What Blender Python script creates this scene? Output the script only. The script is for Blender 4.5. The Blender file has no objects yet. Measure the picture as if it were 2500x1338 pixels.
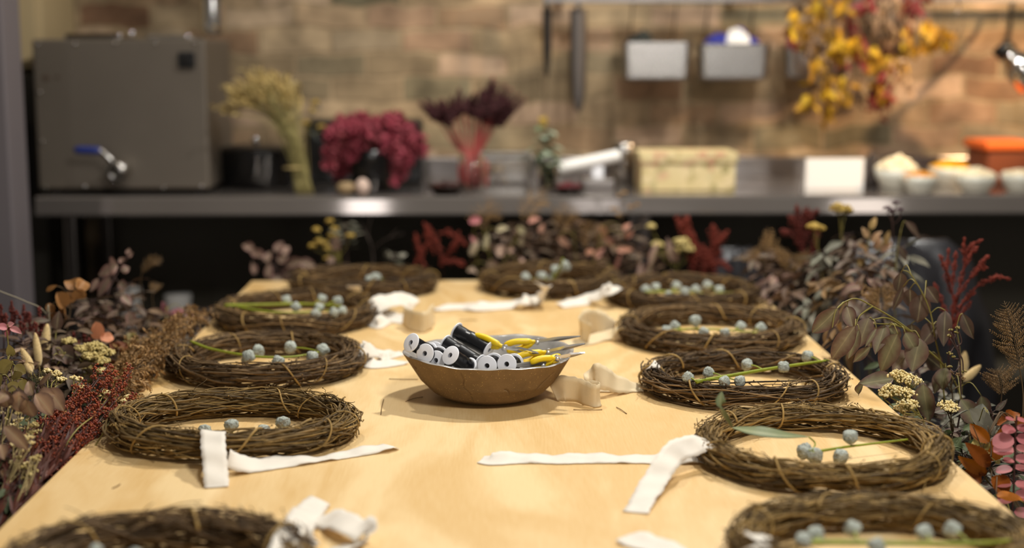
import bpy, math, random
import numpy as np
from mathutils import Vector, Matrix, Euler

S = bpy.context.scene
COL = S.collection
rng = np.random.default_rng(7)
R_ = random.Random(11)
PI = math.pi

# ---------------------------------------------------------------- camera
CAM_Z = 1.307
PITCH, YAW = math.radians(8.81), math.radians(1.14)
FPX = 50.0 / 36.0 * 2500
cd = bpy.data.cameras.new('camera')
cam = bpy.data.objects.new('camera', cd)
COL.objects.link(cam)
cd.lens = 50
cd.sensor_width = 36
cd.clip_start = 0.05
cam.location = (0, 0, CAM_Z)
cam.rotation_euler = (PI / 2 - PITCH, 0, -YAW)
cd.dof.use_dof = True
cd.dof.focus_distance = 2.18
cd.dof.aperture_fstop = 1.8
S.camera = cam
CM = Euler(cam.rotation_euler).to_matrix()

# ---------------------------------------------------------------- light
w = bpy.data.worlds.new('room_air')
S.world = w
w.use_nodes = True
bg = w.node_tree.nodes['Background']
bg.inputs[0].default_value = (1.0, 0.88, 0.74, 1)
bg.inputs[1].default_value = 0.15
S.view_settings.view_transform = 'Standard'
S.view_settings.look = 'None'
S.view_settings.gamma = 1
S.view_settings.exposure = -0.10
S.view_settings.use_curve_mapping = False
S.cycles.max_bounces = 6
S.cycles.sample_clamp_indirect = 6


def area(name, loc, target, power, size, color=(1, .93, .82), sy=None, spread=None):
    d = bpy.data.lights.new(name, 'AREA')
    d.energy = power
    d.color = color
    d.shape = 'DISK' if sy is None else 'RECTANGLE'
    d.size = size
    if sy is not None:
        d.size_y = sy
    if spread:
        d.spread = math.radians(spread)
    o = bpy.data.objects.new(name, d)
    COL.objects.link(o)
    o.location = loc
    o.rotation_euler = (Vector(target) - Vector(loc)).to_track_quat('-Z', 'Y').to_euler()
    return o


def spot(name, loc, target, power, size, angle, color=(1, .93, .82), blend=.4):
    d = bpy.data.lights.new(name, 'SPOT')
    d.energy = power
    d.color = color
    d.shadow_soft_size = size
    d.spot_size = math.radians(angle)
    d.spot_blend = blend
    o = bpy.data.objects.new(name, d)
    COL.objects.link(o)
    o.location = loc
    o.rotation_euler = (Vector(target) - Vector(loc)).to_track_quat('-Z', 'Y').to_euler()
    return o


area('ceiling_lamp_table', (0.75, 3.15, 2.75), (0.1, 2.1, .75), 52, .13, (1, .98, .93))
area('ceiling_lamp_side', (-0.35, 2.95, 2.75), (-0.2, 2.1, .75), 17, .13, (1, .95, .87))
area('front_fill_light', (0.75, 0.7, 2.75), (0.2, 1.7, .75), 40, .40, (1, .98, .94))  # unseen soft fill, added to brighten fronts that face the camera
spot('track_lamp_wall_middle', (0.30, 3.45, 2.75), (0.35, 4.75, 1.20), 66, .05, 78, (1, .95, .87))
spot('track_lamp_wall_right', (1.05, 3.40, 2.75), (0.95, 4.75, 1.15), 66, .05, 75, (1, .95, .87))
spot('track_lamp_wall_left', (-0.75, 3.40, 2.75), (-0.7, 4.75, 1.05), 15, .06, 80, (1, .90, .76))
spot('warm_wall_spot', (2.15, 3.75, 1.85), (1.35, 4.75, 1.42), 120, .03, 62, (1, .68, .38), .25)  # out-of-view warm lamp for the bricks, separate from the chrome clamp lamp
area('reflection_light_left', (-1.02, -4.0, 1.75), (-1.02, 0, 1.75), 13, .36, (1, .97, .97), 2.0)  # unseen light added to put the left bright reflection on the counter front
area('reflection_light_middle', (.97, -4.0, 2.15), (.97, 0, 2.15), 1.1, .42, (1, .97, .97), .5)  # unseen light added for the faint middle reflection in the counter edge
area('reflection_light_pan', (1.45, -4.0, 1.3), (1.45, 0, 1.3), 20, .5, (1, .97, .95), .8)  # unseen light added to reflect in the first hanging pan
area('reflection_light_right', (3.3, -4.0, 1.75), (3.1, 0, 1.75), 12, .5, (1, .95, .90), 2.0)  # unseen light added for the bright reflection at the counter's right


# ---------------------------------------------------------------- pixel to place
def ray(px, py):
    return CM @ Vector(((px - 1250) / FPX, -(py - 669) / FPX, -1))


def onz(px, py, z=0.75):
    d = ray(px, py)
    t = (z - CAM_Z) / d.z
    return Vector((0, 0, CAM_Z)) + d * t


def ony(px, py, y):
    d = ray(px, py)
    t = y / d.y
    return Vector((0, 0, CAM_Z)) + d * t


# ---------------------------------------------------------------- mesh builder
def _ico(sub):
    import bmesh
    bm = bmesh.new()
    bmesh.ops.create_icosphere(bm, subdivisions=sub, radius=1)
    bm.verts.ensure_lookup_table()
    v = np.array([x.co[:] for x in bm.verts])
    f = np.array([[q.index for q in p.verts] for p in bm.faces])
    bm.free()
    return v, f


ICO = {k: _ico(k) for k in (1, 2, 3, 4)}


def unit(a):
    a = np.asarray(a, float)
    n = np.linalg.norm(a)
    return a / n if n > 1e-12 else np.array([0, 0, 1.0])


def A(p):
    return np.array(p[:] if hasattr(p, 'to_tuple') else p, float)


def spline(pts, n):
    """Catmull-Rom through pts, n samples."""
    P = np.array([A(p) for p in pts])
    k = len(P)
    if k == 2:
        t = np.linspace(0, 1, n)[:, None]
        return P[0] * (1 - t) + P[1] * t
    Q = np.vstack([2 * P[0] - P[1], P, 2 * P[-1] - P[-2]])
    u = np.linspace(0, k - 1 - 1e-9, n)
    i = u.astype(int)
    f = (u - i)[:, None]
    p0, p1, p2, p3 = Q[i], Q[i + 1], Q[i + 2], Q[i + 3]
    return .5 * ((2 * p1) + (-p0 + p2) * f + (2 * p0 - 5 * p1 + 4 * p2 - p3) * f ** 2 + (-p0 + 3 * p1 - 3 * p2 + p3) * f ** 3)


class MB:
    def __init__(self):
        self.v, self.f, self.uv, self.n = [], [], [], 0

    def add(self, v, fs, uv=None):
        v = np.asarray(v, float)
        for f in fs:
            f = np.asarray(f, np.int64)
            if len(f):
                self.f.append(f + self.n)
        self.v.append(v)
        self.uv.append(np.zeros((len(v), 2)) if uv is None else np.asarray(uv, float))
        self.n += len(v)
        return self

    def tube(self, path, r, sides=6, cap=True, flat=None):
        P = np.asarray([A(p) for p in path] if not isinstance(path, np.ndarray) else path, float)
        n = len(P)
        r = np.broadcast_to(np.asarray(r, float), (n,)) if np.ndim(r) else np.full(n, float(r))
        T = np.gradient(P, axis=0)
        T /= np.linalg.norm(T, axis=1)[:, None] + 1e-12
        ref = np.array([0, 0, 1.0]) if abs(T[0][2]) < .9 else np.array([1.0, 0, 0])
        nrm = unit(np.cross(T[0], ref))
        N = np.zeros_like(P)
        for i in range(n):
            nrm = nrm - T[i] * nrm.dot(T[i])
            l = math.sqrt(nrm.dot(nrm))
            nrm = nrm / l if l > 1e-9 else unit(np.cross(T[i], [.3, .8, .5]))
            N[i] = nrm
        B = np.cross(T, N)
        a = np.linspace(0, 2 * PI, sides, endpoint=False)
        ring = (P[:, None] + r[:, None, None] * (np.cos(a)[None, :, None] * N[:, None] + np.sin(a)[None, :, None] * B[:, None]))
        V = ring.reshape(-1, 3)
        i, j = np.meshgrid(np.arange(n - 1), np.arange(sides), indexing='ij')
        i, j = i.ravel(), j.ravel()
        j2 = (j + 1) % sides
        q = np.stack([i * sides + j, i * sides + j2, (i + 1) * sides + j2, (i + 1) * sides + j], 1)
        fs = [q]
        if cap:
            fs += [np.arange(sides)[None, ::-1], (np.arange(sides) + (n - 1) * sides)[None]]
        return self.add(V, fs)

    def beads(self, pts, r, sub=1, stretch=None):
        P = np.asarray(pts, float).reshape(-1, 3)
        v, f = ICO[sub]
        r = np.broadcast_to(np.asarray(r, float), (len(P),))
        V = P[:, None] + r[:, None, None] * v[None]
        F = f[None] + (np.arange(len(P)) * len(v))[:, None, None]
        return self.add(V.reshape(-1, 3), [F.reshape(-1, 3)])

    def grid(self, G, closed_u=False, closed_v=False, uv=True):
        G = np.asarray(G, float)
        a, b = G.shape[:2]
        ia = np.arange(a if closed_u else a - 1)
        ib = np.arange(b if closed_v else b - 1)
        i, j = np.meshgrid(ia, ib, indexing='ij')
        i, j = i.ravel(), j.ravel()
        i2, j2 = (i + 1) % a, (j + 1) % b
        q = np.stack([i * b + j, i2 * b + j, i2 * b + j2, i * b + j2], 1)
        uu, vv = np.meshgrid(np.linspace(0, 1, a), np.linspace(0, 1, b), indexing='ij')
        return self.add(G.reshape(-1, 3), [q], np.stack([vv.ravel(), uu.ravel()], 1))

    def lathe(self, prof, c=(0, 0, 0), n=48, wob=None):
        prof = np.array(prof, float)
        a = np.linspace(0, 2 * PI, n, endpoint=False)
        G = np.zeros((len(prof), n, 3))
        G[..., 0] = prof[:, 0, None] * np.cos(a)
        G[..., 1] = prof[:, 0, None] * np.sin(a)
        G[..., 2] = prof[:, 1, None]
        G += np.array(c)
        if wob:
            G = wob(G)
        return self.grid(G, closed_v=True)

    def box(self, lo, hi, bev=0.0, seg=2):
        import bmesh
        lo, hi = A(lo), A(hi)
        bm = bmesh.new()
        bmesh.ops.create_cube(bm, size=1)
        for v in bm.verts:
            v.co = Vector(((lo + hi) / 2 + np.array(v.co[:]) * (hi - lo)).tolist())
        if bev > 0:
            bmesh.ops.bevel(bm, geom=bm.edges[:] + bm.verts[:], offset=bev, segments=seg, profile=.5, affect='EDGES')
        self.bm(bm)
        return self

    def bm(self, bm, M=None):
        bm.verts.index_update()
        bm.verts.ensure_lookup_table()
        v = np.array([(M @ x.co if M else x.co)[:] for x in bm.verts])
        by = {}
        for p in bm.faces:
            by.setdefault(len(p.verts), []).append([q.index for q in p.verts])
        self.add(v, [np.array(x) for x in by.values()])
        bm.free()
        return self

    def leaf(self, p, d, up, L, W, shape='ovate', curl=0., fold=.18, nl=8, nw=5, wav=0., twist=0., side=0.):
        p, d = A(p), unit(A(d))
        up = unit(A(up))
        s = np.cross(d, up)
        if np.linalg.norm(s) < 1e-3:
            s = np.cross(d, [.6, .7, .1])
        s = unit(s)
        n = np.cross(s, d)
        t = np.linspace(0, 1, nl)
        if shape == 'ovate':
            wd = np.sin(PI * t ** .75) ** .85
        elif shape == 'lance':
            wd = np.sin(PI * t ** .85) ** 1.1
        elif shape == 'round':
            wd = np.sqrt(np.clip(1 - (2 * t - 1) ** 2, 0, 1)) * (1 - .1 * t)
        elif shape == 'obovate':
            wd = np.sin(PI * t ** 1.35) ** .8
        elif shape == 'oak':
            wd = np.sin(PI * t ** .85) ** .8 * (1 + .07 * np.cos(np.arange(nl) * PI))
        else:
            wd = np.sin(PI * t)
        wd = np.clip(wd, .02, None)
        ang = curl * t
        dt = np.diff(t, prepend=0)
        C = np.cumsum((np.cos(ang)[:, None] * d - np.sin(ang)[:, None] * n) * dt[:, None] * L, 0) + p
        C += s * (side * L * t ** 2)[:, None]
        NN = np.sin(ang)[:, None] * d + np.cos(ang)[:, None] * n
        u = np.linspace(-1, 1, nw)
        tw = twist * t
        SS = np.cos(tw)[:, None] * s + np.sin(tw)[:, None] * NN
        N2 = -np.sin(tw)[:, None] * s + np.cos(tw)[:, None] * NN
        G = C[:, None] + SS[:, None] * (u[None, :, None] * wd[:, None, None] * W / 2)
        lift = fold * np.abs(u)[None, :] * wd[:, None] * W / 2 + wav * W * np.sin(t * 9 + p[0] * 80)[:, None] * np.abs(u)[None] * .5
        G = G + N2[:, None] * lift[..., None]
        return self.grid(G)

    def build(self, name, mat, parent=None, smooth=True, origin=None, solid=0.):
        V = np.vstack(self.v)
        UV = np.vstack(self.uv)
        if parent is not None:
            o0 = np.zeros(3)
            q = parent
            while q is not None:
                o0 += A(q.location)
                q = q.parent
        elif origin is not None:
            o0 = A(origin)
        else:
            lo, hi = V.min(0), V.max(0)
            o0 = np.array([(lo[0] + hi[0]) / 2, (lo[1] + hi[1]) / 2, lo[2]])
        me = bpy.data.meshes.new(name)
        nl = [f.shape[1] for f in self.f for _ in range(1)]
        loops = np.concatenate([f.ravel() for f in self.f])
        cnt = np.concatenate([np.full(len(f), f.shape[1]) for f in self.f])
        st = np.concatenate([[0], np.cumsum(cnt)[:-1]])
        me.vertices.add(len(V))
        me.vertices.foreach_set('co', (V - o0).ravel().astype(np.float32))
        me.loops.add(len(loops))
        me.loops.foreach_set('vertex_index', loops.astype(np.int32))
        me.polygons.add(len(cnt))
        me.polygons.foreach_set('loop_start', st.astype(np.int32))
        me.polygons.foreach_set('loop_total', cnt.astype(np.int32))
        me.polygons.foreach_set('use_smooth', np.full(len(cnt), bool(smooth)))
        me.update(calc_edges=True)
        ul = me.uv_layers.new(name='uv')
        ul.data.foreach_set('uv', UV[loops].ravel().astype(np.float32))
        me.validate()
        me.materials.append(mat)
        o = bpy.data.objects.new(name, me)
        COL.objects.link(o)
        if parent is not None:
            o.parent = parent
        else:
            o.location = o0.tolist()
        if solid:
            m = o.modifiers.new('thickness', 'SOLIDIFY')
            m.thickness = solid
            m.offset = 0
        return o


def tag(o, label, cat, group=None):
    o['label'] = label
    o['category'] = cat
    if group:
        o['group'] = group
    return o


def struct(o):
    o['kind'] = 'structure'
    return o


def empty(name, loc, label, cat, group=None):
    o = bpy.data.objects.new(name, None)
    o.empty_display_size = .02
    COL.objects.link(o)
    o.location = A(loc).tolist()
    return tag(o, label, cat, group)


def crossed(box_smooth=False):
    return box_smooth


# ---------------------------------------------------------------- materials
def srgb(r, g, b):
    f = lambda c: (c / 255 / 12.92) if c / 255 <= .04045 else ((c / 255 + .055) / 1.055) ** 2.4
    return (f(r), f(g), f(b), 1)


MATS = {}


def M(name, cols, rough=.6, metal=0., noise=0., nscale=40., bump=0., bscale=200., spec=.4, coat=0., edge=None, sheen=0., trans=0., aniso=0.):
    """cols: list of sRGB tuples, picked at random for each separate piece; noise: blotchy variation; edge: colour along a leaf's rim; midrib untouched."""
    if name in MATS:
        return MATS[name]
    m = bpy.data.materials.new(name)
    m.use_nodes = True
    nt = m.node_tree
    b = nt.nodes['Principled BSDF']
    L = nt.links.new
    b.inputs['Roughness'].default_value = rough
    b.inputs['Metallic'].default_value = metal
    b.inputs['Specular IOR Level'].default_value = spec
    b.inputs['Coat Weight'].default_value = coat
    b.inputs['Sheen Weight'].default_value = sheen
    b.inputs['Anisotropic'].default_value = aniso
    tc = nt.nodes.new('ShaderNodeTexCoord')
    out = None
    if len(cols) > 1:
        g = nt.nodes.new('ShaderNodeNewGeometry')
        r = nt.nodes.new('ShaderNodeValToRGB')
        el = r.color_ramp.elements
        while len(el) < len(cols):
            el.new(.5)
        for i, c in enumerate(cols):
            el[i].position = i / (len(cols) - 1)
            el[i].color = srgb(*c)
        L(g.outputs['Random Per Island'], r.inputs[0])
        out = r.outputs[0]
    else:
        r = nt.nodes.new('ShaderNodeRGB')
        r.outputs[0].default_value = srgb(*cols[0])
        out = r.outputs[0]
    if edge is not None:
        uvn = nt.nodes.new('ShaderNodeUVMap')
        sep = nt.nodes.new('ShaderNodeSeparateXYZ')
        L(uvn.outputs[0], sep.inputs[0])
        ma = nt.nodes.new('ShaderNodeMath')
        ma.operation = 'SUBTRACT'
        L(sep.outputs[0], ma.inputs[0])
        ma.inputs[1].default_value = .5
        ab = nt.nodes.new('ShaderNodeMath')
        ab.operation = 'ABSOLUTE'
        L(ma.outputs[0], ab.inputs[0])
        nz = nt.nodes.new('ShaderNodeTexNoise')
        nz.inputs['Scale'].default_value = 90
        L(tc.outputs['Object'], nz.inputs['Vector'])
        mm = nt.nodes.new('ShaderNodeMath')
        mm.operation = 'MULTIPLY_ADD'
        L(nz.outputs[0], mm.inputs[0])
        mm.inputs[1].default_value = .35
        L(ab.outputs[0], mm.inputs[2])
        rr = nt.nodes.new('ShaderNodeMapRange')
        rr.inputs[1].default_value = .25
        rr.inputs[2].default_value = .64
        L(mm.outputs[0], rr.inputs[0])
        mx = nt.nodes.new('ShaderNodeMix')
        mx.data_type = 'RGBA'
        L(rr.outputs[0], mx.inputs[0])
        L(out, mx.inputs[6])
        mx.inputs[7].default_value = srgb(*edge)
        out = mx.outputs[2]
        vr = nt.nodes.new('ShaderNodeMapRange')
        vr.inputs[1].default_value = .012
        vr.inputs[2].default_value = .05
        vr.inputs[3].default_value = .45
        vr.inputs[4].default_value = 0
        L(ab.outputs[0], vr.inputs[0])
        m2 = nt.nodes.new('ShaderNodeMix')
        m2.data_type = 'RGBA'
        L(vr.outputs[0], m2.inputs[0])
        L(out, m2.inputs[6])
        m2.inputs[7].default_value = srgb(176, 164, 124)
        out = m2.outputs[2]
    if noise:
        nz = nt.nodes.new('ShaderNodeTexNoise')
        nz.inputs['Scale'].default_value = nscale
        nz.inputs['Detail'].default_value = 4
        L(tc.outputs['Object'], nz.inputs['Vector'])
        mr = nt.nodes.new('ShaderNodeMapRange')
        mr.inputs[1].default_value = .25
        mr.inputs[2].default_value = .75
        mr.inputs[3].default_value = 1 - noise
        mr.inputs[4].default_value = 1 + noise
        L(nz.outputs[0], mr.inputs[0])
        mx = nt.nodes.new('ShaderNodeVectorMath')
        mx.operation = 'SCALE'
        L(out, mx.inputs[0])
        L(mr.outputs[0], mx.inputs['Scale'])
        out = mx.outputs[0]
    L(out, b.inputs['Base Color'])
    if bump:
        nz = nt.nodes.new('ShaderNodeTexNoise')
        nz.inputs['Scale'].default_value = bscale
        nz.inputs['Detail'].default_value = 3
        L(tc.outputs['Object'], nz.inputs['Vector'])
        bp = nt.nodes.new('ShaderNodeBump')
        bp.inputs['Strength'].default_value = bump
        bp.inputs['Distance'].default_value = .002
        L(nz.outputs[0], bp.inputs['Height'])
        L(bp.outputs[0], b.inputs['Normal'])
    if trans:
        td = nt.nodes.new('ShaderNodeBsdfTranslucent')
        L(out, td.inputs[0])
        ms = nt.nodes.new('ShaderNodeMixShader')
        ms.inputs[0].default_value = trans
        L(b.outputs[0], ms.inputs[1])
        L(td.outputs[0], ms.inputs[2])
        L(ms.outputs[0], nt.nodes['Material Output'].inputs[0])
    MATS[name] = m
    return m


def brick_material():
    m = bpy.data.materials.new('old_brick')
    m.use_nodes = True
    nt = m.node_tree
    b = nt.nodes['Principled BSDF']
    L = nt.links.new
    b.inputs['Roughness'].default_value = .85
    b.inputs['Specular IOR Level'].default_value = .2
    tc = nt.nodes.new('ShaderNodeTexCoord')
    sx = nt.nodes.new('ShaderNodeSeparateXYZ')
    L(tc.outputs['Object'], sx.inputs[0])
    nz = nt.nodes.new('ShaderNodeTexNoise')
    nz.inputs['Scale'].default_value = 6
    L(tc.outputs['Object'], nz.inputs['Vector'])
    wob = nt.nodes.new('ShaderNodeMath')
    wob.operation = 'MULTIPLY_ADD'
    L(nz.outputs[0], wob.inputs[0])
    wob.inputs[1].default_value = .07
    L(sx.outputs[2], wob.inputs[2])
    cx = nt.nodes.new('ShaderNodeCombineXYZ')
    L(sx.outputs[0], cx.inputs[0])
    L(wob.outputs[0], cx.inputs[1])
    br = nt.nodes.new('ShaderNodeTexBrick')
    br.inputs['Scale'].default_value = 1
    br.inputs['Brick Width'].default_value = .235
    br.inputs['Row Height'].default_value = .079
    br.inputs['Mortar Size'].default_value = .007
    br.inputs['Mortar Smooth'].default_value = .4
    br.inputs['Color1'].default_value = (0, 0, 0, 1)
    br.inputs['Color2'].default_value = (1, 1, 1, 1)
    br.offset = .5
    L(cx.outputs[0], br.inputs['Vector'])
    rp = nt.nodes.new('ShaderNodeValToRGB')
    cols = [(108, 94, 72), (160, 138, 108), (122, 112, 88), (184, 158, 132), (130, 102, 78), (168, 146, 116), (100, 94, 74), (148, 126, 98), (116, 88, 68)]
    el = rp.color_ramp.elements
    while len(el) < len(cols):
        el.new(.5)
    for i, c in enumerate(cols):
        el[i].position = i / (len(cols) - 1)
        el[i].color = srgb(*c)
    L(br.outputs['Color'], rp.inputs[0])
    n2 = nt.nodes.new('ShaderNodeTexNoise')
    n2.inputs['Scale'].default_value = 8
    n2.inputs['Detail'].default_value = 6
    L(tc.outputs['Object'], n2.inputs['Vector'])
    mr = nt.nodes.new('ShaderNodeMapRange')
    mr.inputs[1].default_value = .3
    mr.inputs[2].default_value = .7
    mr.inputs[3].default_value = .52
    mr.inputs[4].default_value = 1.36
    L(n2.outputs[0], mr.inputs[0])
    mx = nt.nodes.new('ShaderNodeMix')
    mx.data_type = 'RGBA'
    L(br.outputs['Fac'], mx.inputs[0])
    L(rp.outputs[0], mx.inputs[6])
    mx.inputs[7].default_value = srgb(150, 130, 102)
    vs = nt.nodes.new('ShaderNodeVectorMath')
    vs.operation = 'SCALE'
    L(mx.outputs[2], vs.inputs[0])
    L(mr.outputs[0], vs.inputs['Scale'])
    L(vs.outputs[0], b.inputs['Base Color'])
    bp = nt.nodes.new('ShaderNodeBump')
    bp.inputs['Strength'].default_value = .6
    bp.inputs['Distance'].default_value = .01
    iv = nt.nodes.new('ShaderNodeMath')
    iv.operation = 'MULTIPLY_ADD'
    L(br.outputs['Fac'], iv.inputs[0])
    iv.inputs[1].default_value = -1
    L(n2.outputs[0], iv.inputs[2])
    L(iv.outputs[0], bp.inputs['Height'])
    L(bp.outputs[0], b.inputs['Normal'])
    return m


def ply_material():
    m = bpy.data.materials.new('birch_plywood')
    m.use_nodes = True
    nt = m.node_tree
    b = nt.nodes['Principled BSDF']
    L = nt.links.new
    b.inputs['Roughness'].default_value = .42
    b.inputs['Specular IOR Level'].default_value = .45
    tc = nt.nodes.new('ShaderNodeTexCoord')

    def noise(scale, vec, detail=3, dist=0.):
        mp = nt.nodes.new('ShaderNodeMapping')
        mp.inputs['Scale'].default_value = vec
        L(tc.outputs['Object'], mp.inputs[0])
        nz = nt.nodes.new('ShaderNodeTexNoise')
        nz.inputs['Scale'].default_value = scale
        nz.inputs['Detail'].default_value = detail
        nz.inputs['Distortion'].default_value = dist
        L(mp.outputs[0], nz.inputs['Vector'])
        return nz.outputs[0]
    broad = noise(2.6, (1.6, .55, 1), 5, .9)
    band = nt.nodes.new('ShaderNodeMath')
    band.operation = 'MULTIPLY'
    L(broad, band.inputs[0])
    band.inputs[1].default_value = 34
    sn = nt.nodes.new('ShaderNodeMath')
    sn.operation = 'SINE'
    L(band.outputs[0], sn.inputs[0])
    fine = noise(60, (6, .35, 1), 2)
    f1 = nt.nodes.new('ShaderNodeMath')
    f1.operation = 'MULTIPLY_ADD'
    L(sn.outputs[0], f1.inputs[0])
    f1.inputs[1].default_value = .13
    L(broad, f1.inputs[2])
    f2 = nt.nodes.new('ShaderNodeMath')
    f2.operation = 'MULTIPLY_ADD'
    L(fine, f2.inputs[0])
    f2.inputs[1].default_value = .34
    L(f1.outputs[0], f2.inputs[2])
    rp = nt.nodes.new('ShaderNodeValToRGB')
    el = rp.color_ramp.elements
    el[0].position = .42
    el[0].color = srgb(206, 167, 106)
    el[1].position = .90
    el[1].color = srgb(227, 197, 145)
    L(f2.outputs[0], rp.inputs[0])
    L(rp.outputs[0], b.inputs['Base Color'])
    bp = nt.nodes.new('ShaderNodeBump')
    bp.inputs['Strength'].default_value = .08
    bp.inputs['Distance'].default_value = .001
    L(fine, bp.inputs['Height'])
    L(bp.outputs[0], b.inputs['Normal'])
    return m


STEEL = M('brushed_steel', [(182, 178, 172)], .24, 1., .06, 6, .05, 300)
STEEL_D = M('dull_steel', [(150, 144, 140)], .28, 1., .10, 5, .04, 200)
CHROME = M('polished_chrome', [(222, 220, 216)], .12, 1.)
DARKM = M('dark_metal', [(40, 38, 36)], .45, .6)
BLACK = M('black_plastic', [(22, 22, 22)], .4)
WHITE = M('white_plastic', [(232, 232, 236)], .42, spec=.5)
PAPER = M('white_paper', [(236, 232, 226)], .8)
CREAM = M('cream_paint', [(176, 156, 118)], .7)
BLUE = M('blue_plastic', [(38, 52, 120)], .45)
CONC = M('dark_concrete', [(46, 42, 36)], .8, 0, .25, 3)
COUNTER = M('counter_steel', [(150, 142, 136)], .06, .72, .05, 4)
POSTM = M('grey_paint', [(104, 97, 99)], .55)
PLY = ply_material()
BRICK = brick_material()

# ================================================================ the room
WALL_Y = 4.78
CT_Z = 0.90           # counter height
CT_Y = 4.107          # counter front
m = MB().box((-4.2, -4.6, -.05), (4.6, WALL_Y + .2, 0))
struct(m.build('floor', CONC, smooth=False))
m = MB().box((-4.2, WALL_Y, 0), (4.6, WALL_Y + .2, 3.1))
struct(m.build('wall_back', BRICK, smooth=False))
pe = ony(42, 720, 3.62)
m = MB().box((pe.x - .34, 3.62, 0), (pe.x, 3.76, 3.1), .006)
struct(m.build('trim_1', POSTM, smooth=False))

# dark block added as wall shade, then cream cabinet behind the left end of the counter
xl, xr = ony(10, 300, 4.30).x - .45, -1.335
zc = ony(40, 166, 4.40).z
cab = empty('wall_shade_block', ((xl + xr) / 2, 4.55, 0), 'dark block added as wall shade beyond the left end of the steel counter', 'cabinet')
MB().box((xl, 4.36, .06), (xr, WALL_Y - .01, zc - .02), .006).build('body', M('wall_shade_dark', [(44, 40, 32)], .6), cab, smooth=False)
MB().box((xl + .02, 4.40, 0), (xr - .02, WALL_Y - .03, .06)).build('shade_block_base', BLACK, cab, smooth=False)
MB().tube([(xr - .05, 4.345, .85), (xr - .05, 4.345, 1.1)], .008).build('handle', DARKM, cab)  # thin bar added on the wall shade block, not a real handle
x1 = ony(104, 80, 4.42).x
cab = empty('wall_cabinet', ((xl + x1) / 2, 4.6, zc), 'cream wall cabinet cut by the left border above the dark shade block', 'cabinet')
MB().box((xl, 4.42, zc), (x1, WALL_Y - .003, 2.2), .006).build('body', CREAM, cab, smooth=False)
MB().box((xl + .02, 4.405, zc + .02), (x1 - .015, 4.42, 2.18), .003).build('door', CREAM, cab, smooth=False)

# ================================================================ steel counter
xa, xb = ony(86, 500, CT_Y).x, 2.15
ct = empty('steel_counter', ((xa + xb) / 2, 4.4, 0), 'long brushed steel worktable along the brick wall behind the wooden table', 'counter')
prof = [(WALL_Y - .02, CT_Z - .0008), (CT_Y + .014, CT_Z - .0008), (CT_Y + .008, CT_Z - .002), (CT_Y + .004, CT_Z - .006), (CT_Y + .003, CT_Z - .011), (CT_Y - .002, CT_Z - .052), (CT_Y + .001, CT_Z - .058), (WALL_Y - .02, CT_Z - .058)]
m = MB()
for x in (xa, xb):
    m.add([(x, y, z) for y, z in prof], [np.arange(8)[None, ::(1 if x == xa else -1)]])
for i in range(8):
    (y0_, z0_), (y1_, z1_) = prof[i], prof[(i + 1) % 8]
    m.add([(xa, y0_, z0_), (xb, y0_, z0_), (xb, y1_, z1_), (xa, y1_, z1_)], [np.array([[0, 1, 2, 3]])])
MB().box((xa + .02, 4.715, .05), (xb, 4.735, CT_Z - .06)).build('shade_panel', M('dark_steel_and_shade', [(68, 62, 50)], .6, .1), ct, smooth=False)  # dark sheet added to give the deep shade under the counter
m.build('worktop', COUNTER, ct, smooth=False)
MB().box((xa, WALL_Y - .035, CT_Z - .002), (xb, WALL_Y - .004, CT_Z + .065), .004).build('upstand', STEEL_D, ct, smooth=False)
for (px, Y) in ((175, 4.17), (262, 4.66), (1572, 4.17), (1545, 4.66)):
    q = ony(px, 600, Y)
    MB().box((q.x - .016, Y - .016, 0), (q.x + .016, Y + .016, CT_Z - .058), .004).build('leg', STEEL_D, ct, smooth=False)
for Y in (4.17, 4.66):
    MB().box((2.05, Y - .016, 0), (2.082, Y + .016, CT_Z - .058), .004).build('leg', STEEL_D, ct, smooth=False)
MB().box((xa + .06, 4.16, .33), (xb - .05, 4.70, .36), .004).build('undershelf', M('dark_steel_and_shade', []), ct, smooth=False)


# things standing under the counter
def tub(px, py, Y, wpx, label):
    q = ony(px, py, Y)
    wd = wpx * Y / FPX / 2
    zt = q.z
    t = empty('storage_tub', (q.x, Y, .3608), label, 'tub', 'tubs on the undershelf')
    MB().lathe([(0, .3608), (wd * .85, .3608), (wd, zt - .02), (wd * 1.04, zt), (wd * .96, zt), (wd * .8, .372), (0, .372)], (q.x, Y, 0), 28).build('body', PAPER, t)
    MB().lathe([(wd * 1.06, zt - .006), (wd * 1.08, zt), (wd * 1.06, zt + .012), (0, zt + .014)], (q.x, Y, 0), 28).build('lid', PAPER, t)


tub(435, 728, 4.35, 60, 'white tub on the shelf under the counter behind the curled brown fern')
tub(318, 712, 4.40, 50, 'paler tub on the shelf under the counter behind the mauve gum leaves')


def blob_bag(px, py, Y, wpx, zt, name, label, mat, seed, depth=.6):
    rg = np.random.default_rng(seed)
    q = ony(px, py, Y)
    W = wpx * Y / FPX / 2
    n, k = 30, 64
    G = np.zeros((n, k, 3))
    a = np.linspace(0, 2 * PI, k, endpoint=False)
    ph = rg.uniform(0, 6, 6)
    for i in range(n):
        t = i / (n - 1)
        r = W * (np.interp(t, [0, .04, .3, .7, .9, .97, 1], [.0, .82, 1, .93, .7, .4, .0]))
        rr = r * (1 + .07 * np.sin(5 * a + 5 * t + ph[0]) + .05 * np.sin(9 * a - 7 * t + ph[1]) + .04 * np.sin(14 * a + 11 * t + ph[2]) * np.sin(9 * t))
        G[i, :, 0] = q.x + rr * np.cos(a)
        G[i, :, 1] = Y + rr * np.sin(a) * depth
        G[i, :, 2] = zt * min(1, t * 1.02) + (.02 * np.sin(4 * a + ph[3]) if 0 < i < n - 1 else 0) * t
    mb = MB().grid(G, closed_v=True)
    return tag(mb.build(name, mat), label, 'bag')


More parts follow.
